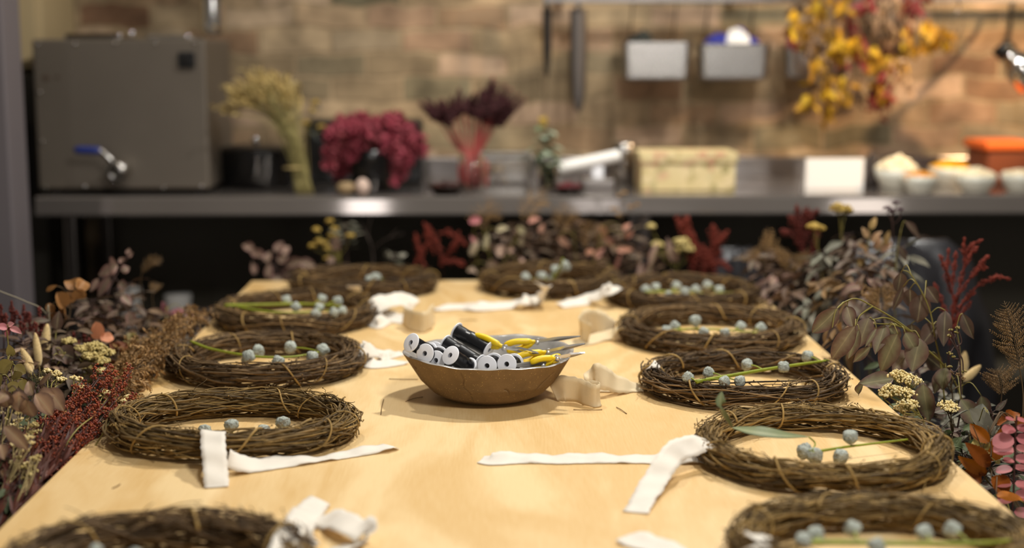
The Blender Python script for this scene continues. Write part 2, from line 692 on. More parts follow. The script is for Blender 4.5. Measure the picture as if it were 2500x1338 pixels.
BAG = M('black_bin_liner', [(34, 33, 36)], .28, 0, .2, 8, .5, 25, spec=.6)
blob_bag(2215, 720, 3.86, 440, .80, 'bin_bag', 'large crinkled black bin bag behind the red plume at the right of the table', BAG, 3, .42)
blob_bag(1800, 650, 3.98, 170, .76, 'bin_bag', 'smaller black bin bag under the counter between the two red plumes', BAG, 5, .5)

# ================================================================ boiler
BY = 4.20
bx0, bx1 = ony(86, 280, BY).x, ony(507, 280, BY).x
bz1 = ony(290, 96, BY).z
bl = empty('water_boiler', ((bx0 + bx1) / 2, BY + .22, CT_Z), 'big square stainless steel boiler with blue lever tap on the counter', 'boiler')
BOX = M('boiler_steel', [(116, 107, 96)], .5, .55, .08, 4, .04, 120)
MB().box((bx0, BY, CT_Z + .012), (bx1, BY + .40, bz1), .008, 3).build('body', BOX, bl, smooth=False)
for sx in (bx0 + .04, bx1 - .04):
    for sy in (BY + .04, BY + .36):
        MB().lathe([(0, CT_Z), (.018, CT_Z), (.018, CT_Z + .014), (0, CT_Z + .014)], (sx, sy, 0), 16).build('foot', BLACK, bl)
# lid halves and knob on top
for (pa, pb, h) in ((165, 305, .018), (365, 470, .014)):
    x0, x1 = ony(pa, 90, BY + .1).x, ony(pb, 90, BY + .1).x
    MB().box((x0, BY + .06, bz1), (x1, BY + .34, bz1 + h), .006, 2).build('lid', CHROME, bl, smooth=False)
kx = ony(322, 88, BY + .1).x
MB().lathe([(.0, bz1), (.008, bz1), (.007, bz1 + .012), (.012, bz1 + .018), (.009, bz1 + .026), (0, bz1 + .028)], (kx, BY + .1, 0), 20).build('knob', CHROME, bl)
# dark switch plate, worn mark
q0, q1 = ony(437, 165, BY), ony(476, 127, BY)
sw = MB().box((q0.x, BY - .012, q0.z), (q1.x, BY + .001, q1.z), .003).build('switch_plate', BLACK, bl, smooth=False)
MB().box((q0.x + .014, BY - .018, q0.z + .012), (q1.x - .014, BY - .011, q1.z - .012), .002).build('rocker', DARKM, sw, smooth=False)
for (px, py, r) in ((113, 190, .012), (140, 188, .007)):
    q = ony(px, py, BY)
    mbx = MB()
    G = [(q.x + r * math.cos(a) * s, BY - .0015 * (s < 1) - .0005, q.z + r * .8 * math.sin(a) * s) for s in (1, .6, .02) for a in np.linspace(0, 2 * PI, 14, endpoint=False)]
    mbx.grid(np.array(G).reshape(3, 14, 3), closed_v=True).build('scorch_mark', M('brown_mark', [(74, 60, 48)], .7), bl)
# screws round the edge
for (px, py) in ((92, 108), (183, 106), (280, 105), (380, 105), (475, 104), (98, 225), (104, 345), (112, 458), (207, 456), (400, 458), (492, 455)):
    q = ony(px, py, BY)
    MB().beads([(q.x, BY - .001, q.z)], .005, 2).build('screw', STEEL, bl)
# ball valve and lever
qc = ony(287, 420, BY - .05)
mb = MB()
va = np.linspace(0, 2 * PI, 28, endpoint=False)
ax = unit([-.18, -.95, -.16])
s1 = unit(np.cross(ax, [0, 0, 1]))
s2 = np.cross(s1, ax)
G = []
for (r, d) in ((.0, 0), (.010, 0), (.010, .020), (.024, .023), (.034, .014), (.037, 0), (.034, -.02), (.02, -.035), (.016, -.055)):
    G.append([A(qc) + ax * d + r * (math.cos(a) * s1 + math.sin(a) * s2) for a in va])
vb = mb.grid(np.array(G[1:]), closed_v=True).build('tap_body', STEEL, bl)
mb = MB()
mb.tube([A(qc) + ax * -.03, (qc.x + .014, BY - .01, qc.z + .01), (qc.x + .014, BY + .002, qc.z + .01)], .014, 14)
mb.build('tap_pipe', STEEL, bl)
pl = [ony(282, 404, BY - .075), ony(268, 388, BY - .08), ony(247, 369, BY - .08), ony(238, 367, BY - .08)]
MB().tube(spline(pl, 14), .0075, 8).build('lever', STEEL, bl)
pl = [ony(246, 368, BY - .08), ony(182, 366, BY - .08)]
MB().tube(spline(pl, 8), [.009, .0115, .012, .012, .012, .012, .0115, .008], 10).build('lever_grip', BLUE, bl)

# steel tube hanging above the boiler
q = ony(521, 60, 4.50)
t = empty('steel_flue', (q.x, 4.5, 1.36), 'shiny steel tube coming down beside the top right corner of the boiler', 'pipe')
zb = ony(520, 86, 4.50).z
MB().lathe([(0, zb), (.024, zb), (.033, zb + .012), (.036, zb + .03), (.036, 2.4), (0, 2.4)], (q.x, 4.5, 0), 36).build('tube', CHROME, t)
MB().lathe([(.037, zb + .11), (.040, zb + .113), (.040, zb + .123), (.037, zb + .126)], (q.x, 4.5, 0), 36).build('joint_ring', STEEL, t)
MB().tube([(q.x, 4.52, 1.9), (q.x, WALL_Y + .005, 1.9)], .01, 8).build('bracket', STEEL, t)

# ================================================================ wall rail and what hangs there
RY = 4.66
zr = ony(1700, -2, RY).z
ra, rb_ = ony(1325, 0, RY).x, 2.3
rl = empty('utensil_rail', ((ra + rb_) / 2, RY, zr), 'grey steel hanging rail along the brick wall at the upper border', 'rail')
MB().box((ra, RY - .008, zr - .012), (rb_, RY + .008, zr + .014), .003).build('bar', STEEL_D, rl, smooth=False)
for xx in (ra + .06, ra + .62, ra + 1.2):
    MB().box((xx - .012, RY, zr - .012), (xx + .012, WALL_Y + .004, zr + .02), .003).build('bracket', STEEL_D, rl, smooth=False)


def pan(x0p, x1p, y0p, y1p, label):
    FY = 4.585
    a, b2 = ony(x0p, y1p, FY), ony(x1p, y0p, FY)
    x0, x1, z0, z1 = a.x, b2.x, a.z, b2.z
    D = .15
    t = empty('hanging_pan', ((x0 + x1) / 2, FY + D / 2, z0), label, 'container', 'steel pans hung along the wall rail')

    def ringrect(z, ins, r=.018):
        pts = []
        X0, X1, Y0, Y1 = x0 + ins, x1 - ins, FY + ins, FY + D - ins
        for (cx, cy, st) in ((X1 - r, Y1 - r, 0), (X0 + r, Y1 - r, 1), (X0 + r, Y0 + r, 2), (X1 - r, Y0 + r, 3)):
            for k in range(5):
                an = (st + k / 4) * PI / 2
                pts.append((cx + r * math.cos(an), cy + r * math.sin(an), z))
        return pts
    cz = (z0 + .004)
    rings = [ringrect(z0, .03), ringrect(z0, .012), ringrect(z0 + .01, .004), ringrect(z1 - .004, 0), ringrect(z1, -.004), ringrect(z1, .002), ringrect(z1 - .008, .004), ringrect(z0 + .012, .012), ringrect(z0 + .008, .03)]
    mb = MB().grid(np.array(rings), closed_v=True)
    n = len(rings[0])
    mb.add(rings[0], [np.arange(n)[None, ::-1]])
    mb.add(rings[-1], [np.arange(n)[None]])
    mb.build('body', STEEL, t, smooth=False)
    for hx in (x0 + .04, x1 - .04):
        MB().tube(spline([(hx, FY + D - .004, z1 - .03), (hx, FY + D + .012, z1 + .01), (hx, RY + .013, zr - .02), (hx, RY + .012, zr + .012), (hx, RY, zr + .019), (hx, RY - .012, zr + .008)], 20), .0025, 6).build('hook', DARKM, t)
    return x0, x1, FY, D, z1


def cloth_lump(name, x0, x1, y0, y1, z0, h, mat, label, cat, seed, rough=3.):
    rg = np.random.default_rng(seed)
    n = 26
    u = np.linspace(0, 1, n)
    U, V = np.meshgrid(u, u, indexing='ij')
    Z = np.zeros_like(U)
    for k in range(7):
        fx, fy, p1, p2 = rg.uniform(2, 9), rg.uniform(2, 9), rg.uniform(0, 6), rg.uniform(0, 6)
        Z += np.sin(fx * U * rough / 1.5 + p1) * np.sin(fy * V * rough / 1.5 + p2) / 4
    dome = (np.clip(4 * U * (1 - U), 0, 1) * np.clip(4 * V * (1 - V), 0, 1)) ** .35
    top = z0 + h * dome * (.72 + .3 * Z)
    X, Yv = x0 + U * (x1 - x0), y0 + V * (y1 - y0)
    mb = MB().grid(np.stack([X, Yv, top], -1))
    rim = np.concatenate([np.arange(n) * n, (n - 1) * n + np.arange(n), (np.arange(n)[::-1]) * n + n - 1, np.arange(n)[::-1]])
    bott = np.stack([X, Yv, np.full_like(X, z0 - .003)], -1)
    mb.grid(bott)
    return tag(mb.build(name, mat), label, cat)


x0, x1, FY, D, z1 = pan(1519, 1690, 100, 197, 'steel wall pan with dark cloth showing, nearest the hanging knives')
cloth_lump('dark_cloth', x0 + .015, x0 + .115, FY + .02, FY + D - .02, z1 - .05, .100, M('dark_green_cloth', [(34, 38, 34)], .9), 'dark crumpled cloth poking out of the first steel wall pan', 'cloth', 1)
x0, x1, FY, D, z1 = pan(1706, 1882, 106, 196, 'steel wall pan with a blue bag and white paper sticking out')
cloth_lump('blue_bag', x0 + .012, x1 - .012, FY + .018, FY + D - .015, z1 - .05, .112, M('blue_film', [(34, 40, 128)], .5), 'crumpled deep blue plastic bag inside the steel wall pan', 'bag', 2)
cloth_lump('paper_towel', (x0 + x1) / 2 - .025, (x0 + x1) / 2 + .055, FY + .014, FY + .095, z1 - .01, .072, PAPER, 'white crumpled paper lying on the blue bag in the wall pan', 'paper', 4)
pan(1916, 2090, 106, 192, 'steel wall pan half hidden behind the hanging autumn leaves')


# hanging knives
def blade(px, wtop, wbot, y_tip, name, label, mat, Yd, off=0):
    a = ony(px + off, 10, Yd)
    b2 = ony(px, y_tip, Yd)
    t = empty(name, (a.x, Yd, b2.z), label, 'utensil')
    sc = Yd / FPX
    k = 24
    G = []
    zt = zr - .03
    for i in range(k):
        f = i / (k - 1)
        z = zt + (b2.z - zt) * f
        x = a.x + (b2.x - a.x) * f
        wd = np.interp(f, [0, .55, .85, .97, 1], [wtop, wtop, wbot, wbot * .5, wbot * .08]) * sc / 2
        th = .004
        G.append([(x - wd, Yd, z), (x - wd * .5, Yd - th, z), (x + wd * .5, Yd - th, z), (x + wd, Yd, z), (x + wd * .5, Yd + th, z), (x - wd * .5, Yd + th, z)])
    MB().grid(np.array(G), closed_v=True).build('blade', mat, t)
    MB().tube([(a.x, Yd, zt - .01), (a.x, Yd, zt + .02)], .009, 10).build('neck', mat, t)
    MB().tube(spline([(a.x, Yd, zt + .01), (a.x, RY + .013, zr), (a.x, RY, zr + .02), (a.x, RY - .012, zr + .01)], 12), .0022, 6).build('hook', DARKM, t)


blade(1412, 40, 30, 276, 'hanging_knife', 'long grey steel blade hanging point down from the wall rail', M('grey_blade', [(96, 90, 86)], .4, .7), 4.645)
blade(1336, 22, 14, 192, 'sharpening_rod', 'thin dark sharpening rod hanging left of the long grey blade', DARKM, 4.655)
# wire loop at the right
q = ony(2338, 45, RY)
mb = MB()
mb.tube(spline([(q.x + .0 + .014 * math.sin(a), RY - .002 + .004 * math.cos(a), zr - .075 - .04 * math.cos(a)) for a in np.linspace(.3, 2 * PI - .3, 14)], 30), .0025, 6)
mb.tube(spline([(q.x, RY - .002, zr - .04), (q.x, RY - .013, zr), (q.x, RY, zr + .018), (q.x, RY + .012, zr + .008)], 12), .0025, 6)
tag(mb.build('wire_loop', STEEL), 'small bent wire loop hanging from the rail over the orange lit bricks', 'hook')

# clamp lamp at the right border
q = A(ony(2478, 150, 4.42))
lp = empty('clamp_lamp', q, 'chrome clamp lamp at the right border by the warmly lit bricks', 'lamp')
ax = unit([.52, -.25, -.62])
s1 = unit(np.cross(ax, [0, 1, 0]))
s2 = np.cross(s1, ax)
va = np.linspace(0, 2 * PI, 40, endpoint=False)
prof = [(.0, -.065), (.020, -.065), (.028, -.055), (.030, -.02), (.042, -.005), (.050, .02), (.054, .09), (.051, .09), (.046, .02), (.03, .0), (0, -.004)]
G = np.array([[q + ax * d + r * (math.cos(a) * s1 + math.sin(a) * s2) for a in va] for (r, d) in prof])
MB().grid(G, closed_v=True).build('lamp_shade', CHROME, lp)
MB().tube([q + ax * -.068, q + ax * -.028], .032, 20).build('socket', BLACK, lp)
e = bpy.data.materials.new('warm_bulb')
e.use_nodes = True
e.node_tree.nodes['Principled BSDF'].inputs['Emission Color'].default_value = (1, .85, .6, 1)
e.node_tree.nodes['Principled BSDF'].inputs['Emission Strength'].default_value = 6
MB().beads([q + ax * .030], .024, 3).build('bulb', e, lp)
MB().tube(spline([q + ax * -.05, q + np.array([.02, .12, .09]), (q[0] + .06, RY - .02, zr - .05), (q[0] + .07, RY, zr - .006)], 24), .008, 10).build('arm', DARKM, lp)

# ================================================================ things on the counter
# bundle holder in the dark corner: black hob pans
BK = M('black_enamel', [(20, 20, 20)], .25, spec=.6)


def lathe_thing(name, px, py, Y, prof, mat, label, cat, part=None, group=None, n=36):
    """prof radii and heights in metres, standing on the counter at pixel column px"""
    q = ony(px, py, Y)
    mb = MB().lathe(prof, (q.x, Y, CT_Z), n)
    return tag(mb.build(name, mat, origin=(q.x, Y, CT_Z)), label, cat, group), q.x


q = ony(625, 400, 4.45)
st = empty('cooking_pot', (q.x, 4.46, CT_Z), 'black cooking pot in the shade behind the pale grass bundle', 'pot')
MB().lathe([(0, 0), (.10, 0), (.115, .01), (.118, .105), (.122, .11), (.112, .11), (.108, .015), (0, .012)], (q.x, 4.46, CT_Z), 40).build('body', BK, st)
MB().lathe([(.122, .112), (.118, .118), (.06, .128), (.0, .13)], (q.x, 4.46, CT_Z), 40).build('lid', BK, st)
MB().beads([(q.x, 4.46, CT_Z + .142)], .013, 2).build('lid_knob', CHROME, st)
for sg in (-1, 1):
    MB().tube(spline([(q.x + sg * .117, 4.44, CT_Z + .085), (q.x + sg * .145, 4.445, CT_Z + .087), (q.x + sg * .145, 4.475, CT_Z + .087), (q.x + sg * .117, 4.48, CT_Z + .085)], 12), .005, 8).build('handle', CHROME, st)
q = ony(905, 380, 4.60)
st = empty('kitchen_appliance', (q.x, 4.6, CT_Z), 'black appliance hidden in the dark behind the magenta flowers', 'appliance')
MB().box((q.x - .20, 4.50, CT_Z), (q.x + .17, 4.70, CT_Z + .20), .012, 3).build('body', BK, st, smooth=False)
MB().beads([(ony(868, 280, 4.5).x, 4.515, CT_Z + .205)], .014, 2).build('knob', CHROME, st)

# small egg shaped things at the counter edge
o, _ = lathe_thing('white_gourd', 885, 450, 4.16, [(0, 0), (.012, .001), (.020, .012), (.021, .025), (.016, .038), (.006, .046), (0, .047)], M('pale_gourd', [(206, 180, 164)], .7), 'small white egg shaped gourd at the counter edge below the magenta flowers', 'gourd')
o, _ = lathe_thing('beige_gourd', 845, 456, 4.19, [(0, 0), (.018, .001), (.028, .010), (.028, .022), (.016, .032), (0, .034)], M('beige_skin', [(150, 126, 92)], .7), 'flat beige gourd left of the white egg shaped gourd', 'gourd')


def dish(px, Y, r, h, mat, label, lumps=None):
    q = ony(px, 450, Y)
    t = empty('shallow_dish', (q.x, Y, CT_Z), label, 'dish')
    MB().lathe([(0, 0), (r * .55, 0), (r * .6, .004), (r, h), (r * .97, h + .002), (r * .55, .008), (0, .008)], (q.x, Y, CT_Z), 40).build('dish_body', mat, t)
    if lumps is not None:
        rg = np.random.default_rng(int(px))
        P = []
        for _ in range(40):
            rr, an = r * .62 * math.sqrt(rg.random()), rg.uniform(0, 6.28)
            P.append((q.x + rr * math.cos(an), Y + rr * math.sin(an), CT_Z + .012 + (h * 1.0) * (1 - rr / r) * rg.random()))
        MB().beads(P, .009, 1).build('petals', lumps, t)
    return t


dish(1090, 4.17, .062, .026, M('dark_lacquer', [(34, 22, 16)], .4), 'dark brown shallow dish below the burgundy plumes', M('dark_husk', [(40, 20, 16), (70, 30, 22)], .8))
dish(1388, 4.18, .055, .020, M('dark_lacquer', [(34, 22, 16)], .4), 'dark red shallow dish of petals in front of the white roll', M('wine_petals', [(70, 18, 24), (100, 26, 30)], .8))

# white roll on its holder
HY = 4.33
rc = empty('roll_dispenser', A(ony(1460, 440, HY)) * [1, 1, 0] + [0, 0, CT_Z], 'white roll tilted on a small stand left of the patterned box', 'roll')
pA, pB = ony(1366, 411, HY - .02), ony(1522, 377, HY - .02)
d = unit(A(pB) - A(pA))
MB().tube(spline([A(pA) + d * t for t in (0, .003, .03, .1, .15, .19)], 20), [.012] + [.0185] * 18 + [.012], 24).build('roll', PAPER, rc)
qq = ony(1458, 430, HY)
MB().box((qq.x - .018, HY - .03, CT_Z + .03), (qq.x + .018, HY + .03, A(pA)[2] + .012), .006).build('post', WHITE, rc, smooth=False)
MB().box((qq.x - .05, HY - .05, CT_Z), (qq.x + .05, HY + .05, CT_Z + .032), .006).build('base', STEEL_D, rc, smooth=False)
q0, q1 = ony(1495, 462, 4.46), ony(1555, 392, 4.46)
cn = empty('steel_canister', ((q0.x + q1.x) / 2, 4.5, CT_Z), 'pale steel canister between the white roll and the patterned box', 'canister')
rr = (q1.x - q0.x) / 2
MB().lathe([(0, 0), (rr, 0), (rr, .105), (rr * .96, .112), (0, .112)], ((q0.x + q1.x) / 2, 4.5, CT_Z), 32).build('body', STEEL, cn)
MB().lathe([(rr * 1.03, .112), (rr * 1.03, .124), (rr * .9, .13), (0, .131)], ((q0.x + q1.x) / 2, 4.5, CT_Z), 32).build('lid', STEEL, cn)
q = ony(1235, 430, 4.52)
cn = empty('steel_tin', (q.x, 4.55, CT_Z), 'low steel tin standing behind the twiggy sprig, right of burgundy plumes', 'tin')
MB().box((q.x - .08, 4.49, CT_Z), (q.x + .08, 4.62, CT_Z + .085), .008).build('body', STEEL, cn, smooth=False)
MB().box((q.x - .083, 4.487, CT_Z + .085), (q.x + .083, 4.623, CT_Z + .1), .004).build('lid', STEEL, cn, smooth=False)


# patterned box
def floral():
    m = bpy.data.materials.new('floral_paper')
    m.use_nodes = True
    nt = m.node_tree
    b = nt.nodes['Principled BSDF']
    L = nt.links.new
    b.inputs['Roughness'].default_value = .7
    tc = nt.nodes.new('ShaderNodeTexCoord')
    vo = nt.nodes.new('ShaderNodeTexVoronoi')
    vo.inputs['Scale'].default_value = 42
    L(tc.outputs['Object'], vo.inputs['Vector'])
    rp = nt.nodes.new('ShaderNodeValToRGB')
    el = rp.color_ramp.elements
    cs = [(0, (216, 196, 148)), (.45, (204, 184, 132)), (.6, (160, 146, 96)), (.74, (220, 202, 154)), (.9, (190, 134, 104)), (1, (220, 202, 156))]
    while len(el) < len(cs):
        el.new(.5)
    for i, (p, c) in enumerate(cs):
        el[i].position = p
        el[i].color = srgb(*c)
    sp = nt.nodes.new('ShaderNodeSeparateColor')
    L(vo.outputs['Color'], sp.inputs[0])
    L(sp.outputs[0], rp.inputs[0])
    L(rp.outputs[0], b.inputs['Base Color'])
    return m


FLO = floral()
q0, q1 = ony(1562, 464, 4.24), ony(1800, 372, 4.24)
pb = empty('patterned_box', ((q0.x + q1.x) / 2, 4.32, CT_Z), 'cream box with faded floral pattern in the middle of the counter', 'box')
MB().box((q0.x + .004, 4.24, CT_Z), (q1.x - .004, 4.42, q1.z - .03), .003).build('body', FLO, pb, smooth=False)
MB().box((q0.x - .002, 4.234, q1.z - .032), (q1.x + .002, 4.426, q1.z), .004).build('lid', FLO, pb, smooth=False)

# white card standing
q0, q1 = ony(1966, 464, 4.30), ony(2110, 387, 4.30)
wc = empty('white_card', ((q0.x + q1.x) / 2, 4.3, CT_Z), 'blank white card standing on the counter left of the filled bowls', 'card')
MB().box((q0.x, 4.300, CT_Z), (q1.x, 4.304, q1.z)).build('front', PAPER, wc, smooth=False)
mb = MB()
mb.add([(q0.x, 4.304, q1.z), (q1.x, 4.304, q1.z), (q1.x, 4.345, CT_Z), (q0.x, 4.345, CT_Z)], [np.array([[0, 1, 2, 3]])])
mb.build('back_flap', PAPER, wc, smooth=False, solid=.002)
o, _ = lathe_thing('pepper_mill', 2128, 440, 4.38, [(0, 0), (.022, 0), (.022, .02), (.015, .045), (.018, .07), (.012, .078), (.016, .092), (.008, .104), (0, .105)], M('dark_wood', [(52, 44, 40)], .5), 'dark turned wooden mill between white card and filled bowls', 'mill')


def bowl_of(px, y_rim, Y, wpx, label, cols, heap, seed, fillname):
    q = ony(px, y_rim, Y)
    r = wpx / 2 * Y / FPX
    h = max(.035, q.z - CT_Z)
    t = empty('white_bowl', (q.x, Y, CT_Z), label, 'bowl', 'white bowls of dried petals on the counter')
    MB().lathe([(0, 0), (r * .62, 0), (r * .68, .004), (r * .93, h * .6), (r, h), (r * .965, h), (r * .88, h * .6), (r * .6, .010), (0, .008)], (q.x, Y, CT_Z), 40).build('bowl_body', M('pale_celadon', [(206, 204, 190)], .35, spec=.5), t)
    rg = np.random.default_rng(seed)
    P = []
    for _ in range(230):
        rr, an = r * .86 * math.sqrt(rg.random()), rg.uniform(0, 6.28)
        P.append((q.x + rr * math.cos(an), Y + rr * math.sin(an), CT_Z + h * .9 + heap * (1 - (rr / r) ** 1.3) + rg.uniform(-.006, .004)))
    mb = MB().beads(P, rg.uniform(.005, .009, 230), 1)
    mb.lathe([(r * .86, h * .8), (r * .5, h * .85 + heap * .5), (0, h * .85 + heap * .8)], (q.x, Y, CT_Z), 24)
    f = mb.build(fillname, M(fillname + '_colour', cols, .8), t)
    f['kind'] = 'stuff'


WHP = [(240, 224, 186), (248, 236, 206), (226, 200, 150)]
ORP = [(222, 150, 40), (206, 120, 26), (236, 176, 70)]
bowl_of(2190, 412, 4.30, 108, 'white bowl heaped highest with cream petals beside the dark mill', WHP, .042, 1, 'cream_petals')
bowl_of(2246, 428, 4.185, 84, 'small white bowl with a few orange petals in front of the heaped bowl', ORP, .008, 2, 'orange_petals')
bowl_of(2318, 408, 4.42, 100, 'white bowl of deep yellow petals standing behind the others', [(226, 168, 30), (206, 146, 20), (236, 186, 60)], .020, 3, 'yellow_petals')
bowl_of(2383, 428, 4.22, 100, 'white bowl of pale popcorn coloured petals before the orange tub', WHP, .022, 4, 'cream_petals')
bowl_of(2492, 424, 4.22, 96, 'white bowl cut by the right border of the counter scene', WHP, .010, 5, 'cream_petals')
q0, q1 = ony(2403, 460, 4.40), ony(2530, 346, 4.40)
ot = empty('orange_tub', ((q0.x + q1.x) / 2, 4.5, CT_Z), 'orange plastic tub with bright lid behind the bowls at the right', 'tub')
MB().box((q0.x + .006, 4.405, CT_Z), (q1.x, 4.60, q1.z - .026), .012, 3).build('body', M('dull_orange', [(122, 62, 32)], .5), ot, smooth=False)
MB().box((q0.x - .004, 4.395, q1.z - .028), (q1.x + .008, 4.61, q1.z), .008, 3).build('lid', M('bright_orange', [(226, 104, 38)], .42), ot, smooth=False)

# ================================================================ the wooden table
TZ = .75
TX0, TX1, TY0, TY1 = -.576, .648, 1.02, ony(1200, 683, 3.5).y
TY1 = onz(1200, 684, TZ).y
tb = empty('work_table', ((TX0 + TX1) / 2, (TY0 + TY1) / 2, 0), 'long birch plywood table holding the wreaths', 'table')
MB().box((TX0, TY0, TZ - .021), (TX1, TY1, TZ), .0015, 1).build('tabletop', PLY, tb, smooth=False)
WOOD = M('pine_leg', [(150, 112, 66)], .6, 0, .15, 20)
for x in (TX0 + .16, TX1 - .16):
    for y in (TY0 + .16, TY1 - .16):
        MB().box((x - .025, y - .025, 0), (x + .025, y + .025, TZ - .02), .004).build('leg', WOOD, tb, smooth=False)
for y in (TY0 + .16, TY1 - .16):
    MB().box((TX0 + .185, y - .012, TZ - .10), (TX1 - .185, y + .012, TZ - .021), .003).build('crossbar', WOOD, tb, smooth=False)

# ================================================================ grapevine wreaths
VINES = {
    'gold': M('golden_vine', [(62, 48, 28), (124, 98, 54), (94, 74, 42), (156, 126, 72), (70, 56, 36), (134, 108, 66)], .7, 0, .25, 60, spec=.25),
    'brown': M('brown_vine', [(48, 38, 26), (106, 82, 52), (74, 58, 40), (136, 108, 70), (58, 46, 34), (92, 72, 48)], .7, 0, .25, 60, spec=.25),
}
WREATHS = {}


def wreath(key, l, r, bpx, fpx, tone, label, seed, tube_r=.021, nv=105, lift=0.):
    rg = np.random.default_rng(seed)
    z = TZ + tube_r + .002 + lift
    cx = (l + r) / 2
    pb, pf = onz(cx, bpx, z), onz(cx, fpx, z)
    yc, Ry = (pb.y + pf.y) / 2, (pb.y - pf.y) / 2
    pm = onz(cx, (bpx + fpx) / 2, z)
    depth = (Vector((pm.x, yc, z)) - Vector((0, 0, CAM_Z))).length
    Rx = (r - l) / 2 * depth / FPX - tube_r
    xc = pm.x
    WREATHS[key] = (xc, yc, z, Rx, Ry, tube_r)
    t = empty('grapevine_wreath', (xc, yc, TZ), label, 'wreath', 'grapevine wreaths on the table')

    def ring(th, rho, phi):
        rr = rho * np.cos(phi)
        return np.stack([xc + (Rx + rr) * np.cos(th), yc + (Ry + rr) * np.sin(th), z + rho * .92 * np.sin(phi)], -1)
    wob = [rg.uniform(0, 6.28, 3), rg.uniform(.02, .05, 3)]
    mb = MB()
    for i in range(nv):
        span = rg.uniform(.35, 1.25) * 2 * PI
        n = max(24, int(span * 12))
        th = rg.uniform(0, 2 * PI) + np.linspace(0, span, n) * rg.choice([-1, 1])
        r0 = tube_r * math.sqrt(rg.uniform(.03, 1.0))
        ph = rg.uniform(0, 2 * PI) + rg.normal(0, .55) * (th - th[0]) + .5 * np.sin(th * rg.uniform(1, 4) + rg.uniform(0, 6))
        rho = r0 * (1 + .16 * np.sin(rg.uniform(2, 6) * th + rg.uniform(0, 6))) + .0028 * np.sin(rg.uniform(6, 16) * th + rg.uniform(0, 6))
        rho = np.clip(rho, 0, tube_r * 1.12)
        e = np.linspace(0, 1, n)
        if i % 9 == 0:
            rho = rho + tube_r * rg.uniform(.15, .5) * np.sin(PI * e) ** 2 * (np.sin(th * 3 + i) > -.2)
            rho = np.convolve(np.pad(rho, 3, 'edge'), np.ones(7) / 7, 'valid')
        rho = rho + tube_r * .35 * (np.clip(1 - e * 9, 0, 1) + np.clip(1 - (1 - e) * 9, 0, 1)) * rg.uniform(0, 1)
        P = ring(th, rho, ph)
        P[:, 2] = np.maximum(P[:, 2], TZ + .0022)
        rad = rg.choice([.0007, .0010, .0014, .0019], p=[.3, .35, .25, .1])
        mb.tube(P, rad * (1 + .12 * np.sin(e * 40 + i)), 5)
    for i in range(8):
        th0 = i / 8 * 2 * PI + rg.uniform(-.25, .25)
        n = 26
        e = np.linspace(0, 1, n)
        turns = rg.uniform(.55, 1.25)
        ph = e * 2 * PI * turns + rg.uniform(-2.5, -1.0)
        th = th0 + (e - .5) * rg.uniform(.12, .7) * rg.choice([-1, 1])
        P = ring(th, tube_r * (1.08 + .07 * np.sin(ph * 2 + i)), ph)
        P[:, 2] = np.maximum(P[:, 2], TZ + .002)
        MB().tube(P, rg.uniform(.0011, .0019), 6).build('binding_vine', VINES['gold'], t)
    for i in range(170):
        th0, ph0 = rg.uniform(0, 2 * PI), rg.uniform(-.5, 2.6)
        n = 14
        e = np.linspace(0, 1, n)
        a0 = ring(np.array([th0]), np.array([tube_r * .85]), np.array([ph0]))[0]
        nd = unit(ring(np.array([th0]), np.array([tube_r * 1.2]), np.array([ph0]))[0] - a0)
        tg = unit(np.array([-math.sin(th0), math.cos(th0), 0]) * rg.choice([-1, 1]))
        bn = np.cross(nd, tg)
        Ln = rg.uniform(.006, .020) * (1.8 if i % 11 == 0 else 1)
        if rg.random() < .55:
            k = rg.uniform(1, 5)
            rr = rg.uniform(.001, .0035) * e
            P = a0 + nd * (Ln * e)[:, None] * .6 + tg * (Ln * e * .9 + rr * np.cos(k * 6 * e))[:, None] + bn * (rr * np.sin(k * 6 * e))[:, None]
        else:
            P = a0 + nd * (Ln * .6 * e)[:, None] + tg * (Ln * .6 * e ** 2)[:, None] + bn * (.002 * np.sin(5 * e + i))[:, None]
        P[:, 2] = np.maximum(P[:, 2], TZ + .001)
        mb.tube(P, np.linspace(.0008, .0004, n), 4)
        if rg.random() < .4:
            mb.beads([P[-1]], .0013, 1)
    mb.build('vine_ring', VINES[tone], t)
    return t


wreath('W1', 10, 750, 1292, 1478, 'brown', 'wreath cut by the bottom border at the left, nearest the camera on that side', 101, .024)
wreath('W2', 268, 868, 980, 1087, 'gold', 'golden grapevine wreath with a white ribbon strip hanging over its front', 102, .0215)
wreath('W3', 412, 886, 836, 918, 'brown', 'dark brown wreath left of the clay bowl holding a green pod stem', 103, .0215)
wreath('W4', 528, 920, 726, 796, 'brown', 'wreath with two green pod stems, behind the one beside the clay bowl on the left', 104, .021)
wreath('W5', 706, 1070, 666, 706, 'brown', 'wreath at the far left table end behind a small white ribbon tag', 105, .022)
wreath('W11', 1172, 1515, 658, 706, 'brown', 'wreath at the middle of the far table edge with an upright lime pod sprig', 106, .022)
wreath('W10', 1482, 1852, 686, 741, 'brown', 'wreath at the far right corner of the table, many grey pods inside', 107, .0195)
wreath('W9', 1512, 1960, 764, 842, 'brown', 'dark wreath on the right, second from the far right table corner', 108, .021)
wreath('W8', 1568, 2065, 880, 968, 'brown', 'dark wreath right of the clay bowl crossed by a thick green stem', 109, .0205)
wreath('W7', 1710, 2310, 1015, 1170, 'gold', 'wreath at right with a long narrow green leaf and a white ribbon streamer', 110, .0195)
wreath('W6', 1800, 2540, 1244, 1425, 'gold', 'blurred wreath cut by the bottom border at the right corner', 111, .0215)

# ================================================================ pod sprigs lying on the wreaths
STEMG = M('lime_stem', [(134, 142, 38)], .5, 0, .2, 80)
PODM = M('blue_grey_pod', [(150, 160, 156), (170, 176, 172), (156, 160, 148)], .8, 0, .38, 240, 1.0, 320)
PODV = np.random.default_rng(5)


